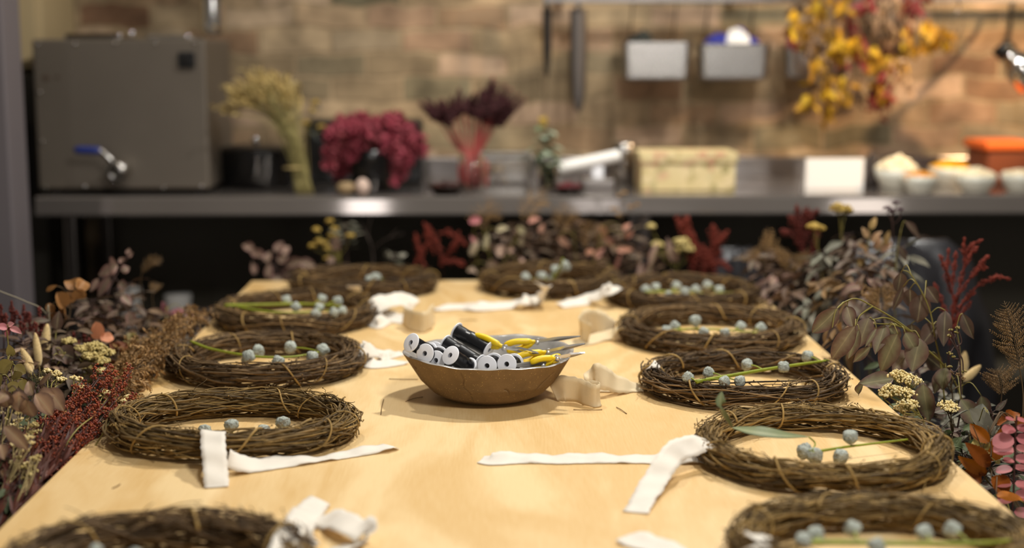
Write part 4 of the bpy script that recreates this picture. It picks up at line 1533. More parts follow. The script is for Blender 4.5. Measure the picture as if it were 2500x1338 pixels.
BUNNY = M('beige_fluff', [(206, 178, 120), (196, 166, 106), (216, 190, 138)], .9, 0, .12, 100, sheen=.4)
FERNB = M('brown_fern', [(132, 100, 58), (116, 86, 50), (148, 114, 68)], .7, 0, .18, 80)
FERNG = M('curled_fern', [(152, 114, 66), (128, 94, 52), (170, 132, 80), (108, 82, 50)], .75, 0, .18, 80)
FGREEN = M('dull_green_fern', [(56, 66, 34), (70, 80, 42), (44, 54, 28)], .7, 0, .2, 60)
STEMB = M('brown_stem', [(92, 72, 46)], .65, 0, .2, 60)
STEMO = M('olive_stem', [(132, 120, 58)], .55, 0, .15, 60)
STEMP = M('purple_stem', [(78, 56, 50)], .6, 0, .15, 60)
DKTWIG = M('dark_twig', [(54, 42, 34)], .7)


def leafspec(mb, a, b, wpx, Ya, Yb=None, shape='ovate', curl=0., fold=.2, wav=.05, face=None, rg=G_):
    """leaf from pixel a to pixel b"""
    Yb = Ya if Yb is None else Yb
    p, q = A(ony(a[0], a[1], Ya)), A(ony(b[0], b[1], Yb))
    d = q - p
    L = np.linalg.norm(d)
    view = unit(np.array([0, 0, CAM_Z]) - p)
    up = unit(view + rg.normal(0, .22, 3) + np.array([0, 0, .35])) if face is None else unit(np.array(face) + rg.normal(0, .08, 3))
    mb.leaf(p - d * .0 + unit(d) * 0, d, up, L * (1 + .12 * abs(curl)), px2m(wpx, p), shape, curl=curl, fold=fold, nl=27 if shape == 'oak' else 12, nw=7, wav=wav, twist=rg.normal(0, .35))
    return p, q


def leafy(label, pts, n, Lm, Wm, mat, side, shape='ovate', frac=.35, pair=False, name='dried_gum_branch', cat='branch', group=None, droop=.6, spread=1., stemmat=None, seed=0, foot=None, sr=.0016, curl=(.0, 1.0)):
    rg = np.random.default_rng(seed + int(pts[0][0]) * 7 + int(pts[0][1]))
    P = stalk(pts, side, foot)
    t = root(name, P, label, cat, group)
    MB().tube(P, np.linspace(sr * 1.3, sr * .5, len(P)), 5).build('stem', stemmat or STEMP, t)
    U = spline(upper(P, frac), 60)
    mb, ms = MB(), MB()
    for i in range(n):
        f = (i + .5) / n
        c = U[int(f * 59)]
        T = unit(U[min(59, int(f * 59) + 1)] - U[max(0, int(f * 59) - 1)])
        for k in range(2 if pair else 1):
            an = i * 2.4 + (PI * k) + rg.uniform(-.3, .3)
            s1 = unit(np.cross(T, [.2, .9, .1]))
            s2 = np.cross(T, s1)
            out = math.cos(an) * s1 + math.sin(an) * s2
            d = unit(out * spread + T * rg.uniform(.2, .8) - np.array([0, 0, droop * rg.uniform(.2, 1.2)]))
            k2 = rg.uniform(.65, 1.1) * (1 - .25 * f)
            pl = rg.uniform(.004, .014)
            e = c + out * pl + T * pl * .4
            ms.tube(spline([c, e], 3), .0007, 4)
            mb.leaf(e, d, unit(T + out * .4 + rg.normal(0, .35, 3)), Lm * k2, Wm * k2 * rg.uniform(.8, 1.1), shape, curl=rg.uniform(*curl), fold=rg.uniform(.05, .4), wav=rg.uniform(0, .12), twist=rg.normal(0, .5), side=rg.normal(0, .15))
    mb.build('foliage', mat, t)
    ms.build('leaf_stalks', stemmat or STEMP, t)
    return t


def beaded(label, pts, heads, r_b, n_b, mat, side, stemmat, name, cat, group=None, flat=.6, foot=None, sr=.0013, join=.18, seed=0):
    """heads: (px, py, Y, radius px) domes of small buds carried on branching stems"""
    rg = np.random.default_rng(seed + int(pts[0][0]) * 3 + int(pts[0][1]))
    P = stalk(pts, side, foot)
    t = root(name, P, label, cat, group)
    ms, mb = MB(), MB()
    ms.tube(P, np.linspace(sr * 1.4, sr * .7, len(P)), 5)
    for hd in heads:
        c = A(ony(hd[0], hd[1], hd[2]))
        R = px2m(hd[3], c)
        j = P[int((len(P) - 1) * (1 - join * rg.uniform(.5, 1)))]
        base = c - np.array([0, 0, R * .8])
        ms.tube(spline([j, (j + base) / 2 + rg.normal(0, .004, 3), base], 10), sr * .7, 4)
        N = int(n_b)
        v = rg.normal(0, 1, (N, 3))
        v /= np.linalg.norm(v, axis=1)[:, None]
        v[:, 2] = np.abs(v[:, 2]) * 1.0 - .35
        rad = R * rg.uniform(.72, 1.0, N) * (1 + .18 * np.sin(v[:, 0] * 6 + v[:, 1] * 5))
        Q = c + v * rad[:, None] * np.array([1, 1, flat])
        mb.beads(Q, r_b * rg.uniform(.75, 1.15, N), 1)
        for k in range(0, N, 4):
            ms.tube(np.array([base, (base * .4 + Q[k] * .6) + rg.normal(0, R * .05, 3), Q[k]]), .0005, 3)
    ms.build('stem', stemmat, t)
    mb.build('flower_head', mat, t)
    return t


def plume(label, pts, branches, mat, side, name='red_plume_flower', cat='flower', group=None, thick=9, r_b=.0016, seed=0, foot=None, stemmat=None, dens=1.):
    """branches: pixel polylines of feathery side branches, each ((px,py,Y),...), root first"""
    rg = np.random.default_rng(seed + int(pts[0][0]) * 5 + int(pts[0][1]))
    P = stalk(pts, side, foot)
    t = root(name, P, label, cat, group)
    ms, mb = MB(), MB()
    ms.tube(P, np.linspace(.002, .001, len(P)), 5)
    for br in branches:
        B = spline([ony(*p) for p in br], 30)
        ms.tube(B, np.linspace(.0012, .0005, 30), 4)
        W = px2m(thick, B[0])
        L = np.sum(np.linalg.norm(np.diff(B, axis=0), axis=1))
        N = int(L / .00042 * dens)
        f = rg.random(N)
        idx = np.clip((f * 29).astype(int), 0, 28)
        C = B[idx] * (1 - (f * 29 - idx))[:, None] + B[idx + 1] * (f * 29 - idx)[:, None]
        lump = .6 + .4 * np.sin(f * L * 260 + rg.uniform(0, 6))
        rad = W * (np.sin(PI * np.clip(f * .93 + .06, 0, 1)) ** .5) * rg.uniform(.1, 1, N) ** .6 * lump
        v = rg.normal(0, 1, (N, 3))
        v /= np.linalg.norm(v, axis=1)[:, None]
        mb.beads(C + v * rad[:, None], r_b * rg.uniform(.6, 1.2, N), 1)
    ms.build('stem', stemmat or REDSTEM, t)
    mb.build('plume', mat, t)
    return t


def fern(label, pts, side, Lp, mat, n=22, name='fern_frond', cat='fern', group=None, frac=.4, seed=0, foot=None, curl=.5, det=9, plane=(0, -1, .25), tips=.5):
    rg = np.random.default_rng(seed + int(pts[0][0]) * 5 + int(pts[0][1]))
    P = stalk(pts, side, foot)
    t = root(name, P, label, cat, group)
    ms = MB().tube(P, np.linspace(.0017, .0006, len(P)), 5)
    U = spline(upper(P, frac), 80)
    mb = MB()
    pn = unit(np.array(plane) + rg.normal(0, .15, 3))
    for i in range(n):
        f = (i + .5) / n
        k = int(f * 78)
        c, T = U[k], unit(U[k + 1] - U[k])
        s = unit(np.cross(T, pn))
        L = Lp * (math.sin(PI * min(1, .18 + .82 * f)) ** .8) * rg.uniform(.8, 1.1)
        for sg in (-1, 1):
            d = unit(s * sg + T * .45 + rg.normal(0, .10, 3))
            m_ = 10
            e = np.linspace(0, 1, m_)
            B = c + d * (L * e)[:, None] + (T * .30 * L + np.cross(s, T) * curl * L * rg.uniform(-.6, .9)) * (e ** 2)[:, None]
            ms.tube(B, np.linspace(.0005, .00025, m_), 3)
            q = unit(np.cross(d, pn))
            for j in range(1, det):
                ff = j / det
                cc = c + d * (L * ff) + (B[-1] - c - d * L) * ff ** 2
                for s2 in (-1, 1):
                    mb.leaf(cc, unit(q * s2 + d * .6 + rg.normal(0, .15, 3)), pn, L * .20 * (1.05 - ff * .75), L * .045, 'lance', curl=rg.uniform(-.3, 1.2), nl=4, nw=3, fold=.2)
    ms.build('rachis', STEMB, t)
    mb.build('fronds', mat, t)
    return t


def bunny(label, tip, base, side, wpx, name='bunny_tail_grass', group='bunny tail grasses'):
    rg = np.random.default_rng(int(tip[0]) + int(tip[1]))
    P = stalk([base, (base[0] + (base[0] - tip[0]) * .3, base[1] + 60, base[2])], side)
    t = root(name, P, label, 'grass', group)
    MB().tube(P, .0009, 5).build('stem', OLIVE, t)
    a, b = A(ony(*base)), A(ony(*tip))
    ax = b - a
    L = np.linalg.norm(ax)
    d = ax / L
    W = px2m(wpx, a) / 2
    v, f = ICO[3]
    s1 = unit(np.cross(d, [0, 1, .1]))
    s2 = np.cross(d, s1)
    h = v[:, 2]
    prof = (1 - .25 * h)
    Q = (a + b) / 2 + np.outer(h * L / 2, d) + np.outer(v[:, 0] * W * .85 * prof, s1) + np.outer(v[:, 1] * W * .85 * prof, s2)
    mb = MB().add(Q, [f])
    N = 1400
    u = rg.normal(0, 1, (N, 3))
    u /= np.linalg.norm(u, axis=1)[:, None]
    pr = (1 - .25 * u[:, 2])
    base_ = (a + b) / 2 + np.outer(u[:, 2] * L / 2 * .96, d) + np.outer(u[:, 0] * W * .8 * pr, s1) + np.outer(u[:, 1] * W * .8 * pr, s2)
    out = np.outer(u[:, 0], s1) + np.outer(u[:, 1], s2) + d * .9
    out /= np.linalg.norm(out, axis=1)[:, None]
    tipv = base_ + out * (W * rg.uniform(.12, .34, N))[:, None]
    sd = np.cross(out, rg.normal(0, 1, (N, 3)))
    sd /= np.linalg.norm(sd, axis=1)[:, None]
    V = np.stack([base_ - sd * .00025, base_ + sd * .00025, tipv], 1).reshape(-1, 3)
    mb.add(V, [np.arange(3 * N).reshape(-1, 3)])
    mb.build('fluffy_head', BUNNY, t)
    return t


def pxleaves(label, stems, leaves, mat, side, name='dried_gum_branch', cat='branch', group=None, stemmat=None, foot=None, sr=.0015, stalks=True):
    """stems: polylines (px,py,Y) from the top; the first reaches the floor. leaves: (ax, ay, bx, by, width px, Y[, shape, curl, dY])"""
    P = stalk(stems[0], side, foot)
    t = root(name, P, label, cat, group)
    ms = MB().tube(P, np.linspace(sr * 1.3, sr * .55, len(P)), 6)
    allp = [P]
    for s in stems[1:]:
        B = spline([ony(*p) for p in s], 24)
        allp.append(B)
        ms.tube(B, np.linspace(sr * .9, sr * .45, 24), 6)
    AP = np.vstack(allp)
    mb = MB()
    for lv in leaves:
        ax_, ay, bx, by, wp, Y = lv[:6]
        sh = lv[6] if len(lv) > 6 else 'ovate'
        cu = lv[7] if len(lv) > 7 else .25
        dy = lv[8] if len(lv) > 8 else G_.uniform(-.02, .02)
        p, q = leafspec(mb, (ax_, ay), (bx, by), wp, Y, Y + dy, sh, cu, G_.uniform(.15, .65), G_.uniform(.03, .14))
        if stalks:
            k = np.argmin(np.linalg.norm(AP - p, axis=1))
            dd = np.linalg.norm(AP[k] - p)
            if .003 < dd < .08:
                ms.tube(spline([AP[k], (AP[k] + p) / 2 + [0, 0, .3 * dd], p], 9), .0008, 5)
    ms.build('stem', stemmat or STEMO, t)
    mb.build('foliage', mat, t)
    return t


# ================================================================ right bank
# the sharp drooping gum branch
pxleaves('arching gum branch with drooping grey purple leaves over the right table edge',
         [[(2055, 740, 2.17), (2090, 729, 2.18), (2130, 748, 2.19), (2185, 780, 2.21), (2230, 815, 2.23), (2260, 850, 2.25), (2310, 900, 2.27), (2350, 985, 2.28)],
          [(2060, 738, 2.17), (2040, 760, 2.16), (2032, 800, 2.15)],
          [(2225, 808, 2.23), (2180, 793, 2.2), (2120, 790, 2.18)], [(2225, 812, 2.23), (2170, 778, 2.19), (2130, 780, 2.17)],
          [(2130, 748, 2.19), (2100, 770, 2.17), (2090, 792, 2.16)]],
         [(2046, 752, 1984, 818, 46, 2.16, 'ovate', .5), (2068, 748, 2084, 802, 34, 2.18), (2088, 796, 2024, 884, 46, 2.13, 'ovate', .6),
          (2098, 806, 2068, 876, 30, 2.15), (2122, 776, 2092, 848, 46, 2.17, 'ovate', .4), (2140, 802, 2112, 846, 16, 2.16, 'lance'),
          (2126, 846, 2080, 886, 24, 2.16, 'lance'), (2160, 794, 2140, 862, 36, 2.2), (2192, 815, 2143, 912, 54, 2.17, 'ovate', .35), (2210, 812, 2240, 860, 40, 2.2),
          (2246, 826, 2226, 906, 56, 2.21, 'ovate', .3), (2218, 860, 2180, 905, 46, 2.24), (2170, 800, 2200, 830, 30, 2.22), (2105, 800, 2130, 850, 30, 2.2),
          (2310, 898, 2296, 950, 40, 2.25, 'ovate', .8), (2300, 905, 2280, 960, 30, 2.27), (2182, 925, 2097, 935, 44, 2.12, 'ovate', .3), (2108, 940, 2080, 962, 22, 2.11, 'ovate', 1.0),
          (2254, 938, 2266, 1034, 54, 2.16, 'ovate', .2), (2345, 975, 2402, 1048, 46, 2.2, 'ovate', .4), (2395, 965, 2405, 1035, 38, 2.22)],
         MAUVE_G, 'R', foot=(.84, 2.40), sr=.0018)
pxleaves('upright gum branch with hanging mauve leaves just behind the arching branch at right',
         [[(2205, 660, 2.30), (2222, 668, 2.3), (2250, 712, 2.3), (2272, 765, 2.3), (2284, 830, 2.3), (2297, 890, 2.31), (2310, 1000, 2.32)], [(2345, 935, 2.3), (2344, 860, 2.3), (2335, 800, 2.3)]],
         [(2250, 718, 2240, 790, 50, 2.31), (2222, 705, 2222, 752, 36, 2.33), (2205, 700, 2180, 760, 20, 2.33, 'lance'), (2308, 758, 2302, 842, 36, 2.29), (2292, 790, 2248, 842, 44, 2.31),
          (2350, 765, 2374, 826, 30, 2.3, 'lance', .5), (2200, 665, 2192, 715, 34, 2.35), (2262, 700, 2290, 740, 34, 2.36), (2225, 790, 2232, 845, 44, 2.33), (2262, 870, 2300, 900, 40, 2.34)],
         MAUVE, 'R', foot=(.86, 2.46))
# rice flowers
beaded('cream rice flower cluster leaning over the right table edge, largest one', [(2215, 960, 2.10), (2255, 1030, 2.10), (2290, 1120, 2.08)],
       [(2196, 915, 2.08, 26), (2222, 928, 2.07, 30), (2176, 950, 2.05, 26), (2208, 958, 2.05, 28), (2218, 985, 2.03, 25), (2160, 962, 2.05, 16), (2205, 995, 2.04, 20)], .0017, 105, CREAMB, 'R', STEMO, 'rice_flower', 'flower', 'cream rice flowers', foot=(.80, 2.12))
beaded('smaller cream rice flower right of the largest cluster, among grey leaves', [(2316, 1010, 2.14), (2325, 1070, 2.14), (2318, 1140, 2.12)],
       [(2314, 988, 2.12, 23), (2322, 996, 2.11, 20)], .0018, 70, CREAMB, 'R', STEMB, 'rice_flower', 'flower', 'cream rice flowers', foot=(.84, 2.18))
# red plume sharp
plume('tall bright red plume standing highest at the right of the table',
      [(2345, 690, 2.62), (2335, 760, 2.62), (2325, 830, 2.62), (2318, 900, 2.62)],
      [((2330, 760, 2.62), (2345, 690, 2.62), (2360, 630, 2.62), (2372, 600, 2.61), (2400, 585, 2.6)), ((2358, 640, 2.62), (2352, 610, 2.62), (2355, 580, 2.62)), ((2352, 660, 2.61), (2372, 618, 2.6), (2388, 602, 2.6)),
       ((2335, 740, 2.62), (2312, 680, 2.63), (2316, 606, 2.64)), ((2325, 690, 2.62), (2305, 650, 2.62), (2294, 622, 2.62)), ((2325, 700, 2.6), (2330, 650, 2.6), (2334, 614, 2.6)),
       ((2340, 720, 2.6), (2375, 670, 2.59), (2398, 640, 2.58), (2414, 624, 2.58)), ((2370, 678, 2.59), (2395, 655, 2.58), (2412, 654, 2.58)), ((2340, 750, 2.6), (2385, 700, 2.59), (2415, 684, 2.58), (2440, 676, 2.57), (2466, 682, 2.57)), ((2420, 684, 2.58), (2436, 672, 2.58)),
       ((2330, 790, 2.62), (2350, 740, 2.61), (2380, 715, 2.6)), ((2322, 800, 2.62), (2300, 740, 2.63), (2280, 690, 2.64)), ((2330, 800, 2.6), (2345, 770, 2.6), (2372, 735, 2.59)), ((2318, 840, 2.62), (2325, 780, 2.62), (2330, 720, 2.62))],
      REDPLUME, 'R', thick=10, r_b=.00115, dens=2.4)
plume('dark red plume behind the yellow button flowers at the far right of the table',
      [(1960, 600, 3.3), (1975, 680, 3.3), (1985, 740, 3.3)],
      [((1960, 620, 3.3), (1950, 560, 3.3), (1945, 500, 3.3)), ((1958, 600, 3.3), (1930, 570, 3.3), (1908, 565, 3.3)), ((1955, 580, 3.3), (1940, 540, 3.3), (1925, 530, 3.3)), ((1960, 570, 3.3), (1975, 530, 3.3), (1998, 515, 3.3)), ((1975, 660, 3.3), (1985, 600, 3.3), (2000, 560, 3.3)), ((1970, 640, 3.3), (1960, 590, 3.3), (1985, 560, 3.3)), ((1985, 700, 3.3), (1990, 640, 3.3), (1985, 590, 3.3)), ((1950, 560, 3.3), (1968, 515, 3.3), (1985, 540, 3.3))],
      DKRED, 'R', thick=15, r_b=.0024, dens=1.5)
# yellow buttons
for hd, lb, st in (((2050, 508, 3.15, 26), 'round pale yellow flower head standing highest before the counter edge at right', [(2050, 528, 3.15), (2055, 600, 3.15), (2062, 680, 3.15)]),
                   ((1988, 553, 3.15, 17), 'smaller round yellow flower head against the dark red plume', [(1990, 568, 3.15), (2000, 620, 3.15), (2010, 690, 3.15)])):
    beaded(lb, st, [hd, (hd[0] + 14, hd[1] + 4, hd[2] + .02, hd[3] * .7)], .0035, 80, GOLD, 'R', STEMO, 'button_flower', 'flower', 'yellow button flowers')
beaded('dark purple flower stem reaching up in front of the bright counter patch', [(2178, 520, 2.85), (2180, 570, 2.85), (2175, 640, 2.86), (2165, 720, 2.86)], [(2188, 495, 2.85, 10), (2166, 508, 2.85, 9), (2198, 512, 2.85, 8), (2178, 515, 2.85, 9)], .0022, 18, M('dull_purple', [(84, 60, 66), (70, 50, 54)], .7), 'R', STEMP, 'statice_flower', 'flower')
pxleaves('single long mauve leaf on a thin stem beside the dark purple flower stem', [[(2200, 560, 2.8), (2190, 620, 2.8), (2185, 720, 2.8)]], [(2210, 540, 2252, 580, 24, 2.8, 'lance', .2), (2195, 600, 2215, 640, 18, 2.8, 'lance')], MAUVE, 'R')
# pale yellow pods cluster
pxleaves('spray of small yellow pink leaves right of the round flower heads', [[(2130, 540, 2.95), (2118, 600, 2.95), (2110, 690, 2.95)], [(2165, 575, 2.95), (2140, 620, 2.95), (2115, 660, 2.95)]],
         [(2125, 560, 2138, 530, 16, 2.95), (2120, 580, 2106, 556, 16, 2.95), (2128, 590, 2150, 565, 18, 2.95), (2140, 610, 2146, 575, 20, 2.95), (2160, 600, 2170, 565, 16, 2.95), (2150, 615, 2178, 590, 18, 2.95), (2118, 620, 2100, 595, 16, 2.95), (2112, 650, 2090, 630, 18, 2.95)],
         M('yellow_pink_leaf', [(196, 164, 90), (190, 140, 120), (176, 148, 80), (200, 160, 140)], .6, 0, .12, 40, trans=.2), 'R', name='leaf_spray')
# golden fern and mauve bank behind
fern('golden brown fern at the far right corner of the table', [(1850, 600, 3.3), (1880, 640, 3.3), (1900, 720, 3.3)], 'R', .055, FERNG, 18, frac=.22)
fern('golden fern frond leaning over the far right corner wreath', [(1935, 620, 3.25), (1925, 670, 3.25), (1915, 740, 3.25)], 'R', .05, FERNG, 16, frac=.2)
fern('golden fern tuft under the arching gum branch', [(2150, 700, 2.55), (2155, 760, 2.55), (2165, 830, 2.5)], 'R', .05, FERNG, 18, frac=.22, curl=1.)
GR = 'mauve leaved branches massed along the right table edge'
for i, (px, py, Y, dx) in enumerate([(1845, 625, 3.25, 8), (1885, 660, 3.15, 10), (1920, 690, 3.0, 15), (1965, 640, 3.1, 10), (2010, 610, 3.05, 10), (2045, 650, 2.95, 12), (2085, 600, 2.95, 8), (2110, 660, 2.8, 10), (2150, 640, 2.8, 5), (2060, 720, 2.75, 20), (1975, 740, 2.85, 30), (2000, 690, 2.85, 20), (2140, 720, 2.65, 12), (1875, 740, 3.05, 30), (1900, 610, 3.3, 6), (2070, 570, 3.1, 5), (2200, 600, 2.9, 0), (2030, 790, 2.55, 50)]):
    leafy('dusty mauve leaved branch in the crowded bank along the right table edge', [(px, py, Y), (px + dx, py + 50, Y), (px + dx * 2.4, py + 120, Y)], 9, .060, .024, [MAUVE, PALEPINK, M('brown_dry_leaf', [(96, 72, 50), (84, 62, 46), (110, 84, 60), (74, 56, 42)], .65, 0, .15, 40, trans=.12), MAUVE, GREYLEAF, M('tan_dry_leaf', [(128, 98, 60), (110, 84, 52), (146, 114, 74)], .65, 0, .15, 40, trans=.12)][i % 6], 'R', shape=['ovate', 'lance', 'ovate', 'lance'][i % 4], frac=.28, pair=True, group=GR, seed=i, droop=.8)
# bud stem
beaded('thin bare stem with green buds between the mauve leaves and the beige tails', [(2330, 815, 2.22), (2342, 850, 2.22), (2345, 920, 2.22), (2345, 1000, 2.22), (2340, 1080, 2.22)], [(2322, 806, 2.22, 6), (2340, 800, 2.22, 6), (2318, 820, 2.22, 5), (2334, 812, 2.22, 5), (2318, 862, 2.22, 6), (2328, 872, 2.22, 5), (2320, 896, 2.22, 6), (2352, 906, 2.22, 6)], .0018, 7, OLIVE, 'R', STEMP, 'bud_spray', 'flower', join=.22, sr=.0016)
beaded('brown seed spray at the foot of the thin bud stem', [(2310, 905, 2.26), (2325, 960, 2.26), (2330, 1040, 2.26)], [(2300, 905, 2.26, 9), (2320, 910, 2.26, 9), (2340, 915, 2.26, 8), (2312, 925, 2.26, 8), (2350, 925, 2.26, 7)], .0016, 18, FERNB, 'R', STEMB, 'seed_spray', 'flower')
bunny('beige bunny tail leaning right over the dark bag', (2394, 892, 2.45), (2350, 932, 2.45), 'R', 22)
bunny('blurred beige bunny tail standing left of the leaning one', (2356, 858, 2.55), (2350, 920, 2.55), 'R', 24)
# right fern
fern('tall brown fern frond standing alone at the right border', [(2452, 735, 2.12), (2470, 800, 2.12), (2486, 880, 2.12), (2498, 960, 2.12), (2500, 1060, 2.12)], 'R', .036, FERNB, 19, frac=.34, det=13, curl=.12, foot=(.90, 2.2))
fern('second brown fern frond behind the orange leaves at the right border', [(2435, 900, 2.22), (2446, 950, 2.22), (2440, 1010, 2.22), (2430, 1090, 2.2)], 'R', .034, FERNB, 14, frac=.22, det=11, foot=(.92, 2.3))
# orange oak leaves
pxleaves('rust orange oak twig at the right table edge below the tall fern', [[(2412, 1040, 1.98), (2420, 1100, 1.98), (2428, 1170, 1.96)], [(2428, 1160, 1.97), (2400, 1100, 1.97), (2375, 1040, 1.97)]],
         [(2414, 1082, 2370, 1034, 32, 1.97, 'oak', .2), (2416, 1138, 2364, 1084, 36, 1.96, 'oak', .2), (2420, 1125, 2444, 1052, 46, 2.0, 'oak', .2), (2408, 1158, 2350, 1118, 32, 1.97, 'oak', .3), (2466, 1020, 2432, 1034, 30, 2.02, 'oak'), (2460, 1022, 2490, 1010, 28, 2.02, 'oak'), (2462, 1018, 2470, 1002, 22, 2.03, 'oak'), (2475, 1020, 2505, 1048, 30, 2.02, 'oak'), (2420, 1165, 2468, 1200, 44, 1.93, 'oak', .4), (2432, 1210, 2500, 1215, 36, 1.9, 'oak', .3), (2395, 1180, 2350, 1150, 36, 1.96, 'oak')],
         RUST, 'R', name='oak_twig', cat='branch', stemmat=STEMB, foot=(.86, 1.95))
pxleaves('small round yellow leaves tucked between the rust oak leaves', [[(2395, 1075, 2.0), (2405, 1110, 2.0), (2415, 1180, 1.98)]], [(2392, 1090, 2372, 1075, 26, 1.99, 'round'), (2400, 1095, 2412, 1080, 24, 1.98, 'round'), (2400, 1105, 2412, 1100, 18, 1.97, 'round'), (2432, 1128, 2440, 1132, 14, 1.98, 'round')], OLIVE, 'R', name='yellow_leaf_twig', foot=(.87, 2.0))
# pink gum
P = stalk([(2482, 1015, 1.93), (2478, 1100, 1.93), (2474, 1220, 1.92), (2470, 1300, 1.92)], 'R', (.80, 1.93))
t = root('pink_gum_branch', P, 'salmon pink round leaved gum stem at the right border beside the rust leaves', 'branch')
MB().tube(P, np.linspace(.0022, .0012, len(P)), 6).build('stem', REDSTEM, t)
mb = MB()
for (py, wl, wr, tl) in ((1024, 20, 26, .1), (1044, 32, 30, .5), (1068, 48, 36, .7), (1094, 46, 30, .3), (1122, 26, 44, .2), (1144, 36, 34, .1), (1180, 44, 36, .2), (1208, 36, 40, .5), (1250, 40, 40, .3)):
    for sg, wd in ((-1, wl), (1, wr)):
        c = A(ony(2479 - (py - 1015) * .03, py, 1.93))
        d = unit([sg * 1.0, G_.uniform(-.55, .25), -.05 - tl * .3 + G_.uniform(-.1, .2)])
        Lw = px2m(wd, c)
        mb.leaf(c + d * .002, d, unit([sg * -.1, -.7 * tl - .25, 1]), Lw * 1.05, Lw * .95, 'round', curl=G_.uniform(-.1, .4), fold=.12, nl=11, nw=7)
mb.build('foliage', M('salmon_leaf', [(176, 98, 96), (160, 86, 88), (188, 112, 106)], .55, 0, .08, 50, trans=.2), t)
pxleaves('pale grey pointed leaf standing between rust leaves and rice flower', [[(2412, 1010, 2.06), (2414, 1060, 2.05), (2412, 1130, 2.04)]], [(2418, 1070, 2408, 1012, 26, 2.05), (2420, 1062, 2440, 1040, 20, 2.04), (2404, 1040, 2370, 1000, 44, 2.12), (2390, 1030, 2400, 985, 40, 2.12)], GREYLEAF, 'R', name='grey_leaf_twig')
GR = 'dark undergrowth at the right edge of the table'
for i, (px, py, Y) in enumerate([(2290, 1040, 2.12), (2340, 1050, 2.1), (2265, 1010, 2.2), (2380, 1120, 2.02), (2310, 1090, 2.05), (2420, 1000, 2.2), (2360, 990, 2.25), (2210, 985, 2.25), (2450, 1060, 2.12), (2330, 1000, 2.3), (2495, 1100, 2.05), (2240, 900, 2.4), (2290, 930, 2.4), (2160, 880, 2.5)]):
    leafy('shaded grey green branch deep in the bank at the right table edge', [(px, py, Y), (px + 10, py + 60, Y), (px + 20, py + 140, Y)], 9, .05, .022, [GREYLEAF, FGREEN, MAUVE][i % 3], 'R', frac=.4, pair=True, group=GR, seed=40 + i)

# ================================================================ far end
plume('red plume behind the gap between the two far wreaths', [(1075, 600, 3.68), (1080, 660, 3.68), (1085, 720, 3.7)],
      [((1080, 650, 3.68), (1070, 600, 3.68), (1050, 565, 3.68), (1034, 545, 3.68)), ((1040, 660, 3.68), (1022, 610, 3.68), (1014, 570, 3.68)), ((1080, 640, 3.68), (1110, 600, 3.66), (1120, 565, 3.66)), ((1100, 610, 3.66), (1120, 585, 3.66), (1138, 598, 3.66)), ((1075, 570, 3.7), (1095, 568, 3.7), (1110, 575, 3.7)), ((1085, 640, 3.66), (1115, 640, 3.66), (1138, 650, 3.66)), ((1010, 655, 3.68), (1028, 620, 3.68), (1045, 590, 3.68)), ((1060, 620, 3.68), (1045, 580, 3.68), (1040, 560, 3.68))],
      M('brick_red_plume', [(126, 48, 30), (106, 38, 26), (142, 60, 40)], .8, 0, .2, 100), None, thick=11, r_b=.0023, dens=1.3)
plume('red plume behind the far right corner wreath, before the dark bag', [(1705, 610, 3.68), (1715, 660, 3.68), (1720, 720, 3.7)],
      [((1712, 640, 3.68), (1690, 590, 3.68), (1676, 545, 3.68), (1680, 530, 3.68)), ((1690, 590, 3.68), (1665, 555, 3.68), (1652, 530, 3.68)), ((1712, 640, 3.68), (1745, 600, 3.66), (1776, 566, 3.66)), ((1740, 600, 3.66), (1742, 570, 3.66), (1740, 550, 3.66)), ((1716, 650, 3.68), (1750, 625, 3.68), (1755, 610, 3.68)), ((1720, 670, 3.68), (1755, 640, 3.66), (1782, 660, 3.66)), ((1700, 670, 3.68), (1690, 640, 3.68), (1680, 620, 3.68)), ((1715, 670, 3.66), (1722, 630, 3.66), (1715, 600, 3.66)), ((1745, 665, 3.66), (1735, 640, 3.66), (1740, 620, 3.66)), ((1685, 660, 3.66), (1700, 620, 3.66), (1690, 570, 3.66))],
      M('brick_red_plume', []), None, thick=15, r_b=.0026, dens=1.5)
beaded('pale yellow flower cluster left of the red plume at the far right corner', [(1655, 625, 3.66), (1652, 670, 3.66), (1650, 720, 3.68)], [(1664, 590, 3.66, 20), (1676, 606, 3.66, 18), (1604, 596, 3.68, 14), (1646, 612, 3.66, 13), (1590, 552, 3.68, 9)], .004, 60, PALEB, None, STEMO, 'yarrow_flower', 'flower')
beaded('mustard yellow flower sprig behind the wreath at the far left end', [(828, 600, 3.66), (832, 650, 3.66), (830, 720, 3.68)], [(806, 540, 3.66, 10), (772, 560, 3.66, 9), (812, 575, 3.66, 11), (790, 592, 3.66, 12), (762, 600, 3.66, 9), (800, 606, 3.66, 10), (854, 575, 3.66, 10), (800, 630, 3.66, 9), (816, 558, 3.66, 8), (778, 588, 3.66, 9)], .0038, 26, GOLD, None, STEMO, 'yarrow_flower', 'flower')
leafy('grey green leafy spike beside the mustard sprig at the far end', [(842, 545, 3.72), (845, 600, 3.72), (850, 680, 3.7)], 14, .045, .014, GREYLEAF, None, 'lance', frac=.24, pair=True, name='grey_leaf_spike', droop=.1)
pxleaves('pinkish round leaf by the mustard sprig at the far end', [[(818, 590, 3.64), (822, 640, 3.64), (826, 700, 3.66)]], [(820, 612, 820, 582, 24, 3.64, 'round'), (815, 630, 800, 640, 18, 3.64)], PALEPINK, None, name='pink_leaf_twig')
P = stalk([(905, 535, 3.75), (898, 570, 3.75), (910, 620, 3.74), (915, 700, 3.72)], None)
t = root('bare_twig', P, 'dark bare forked twig against the shadow under the counter', 'twig')
mb = MB().tube(P, np.linspace(.003, .0014, len(P)), 5)
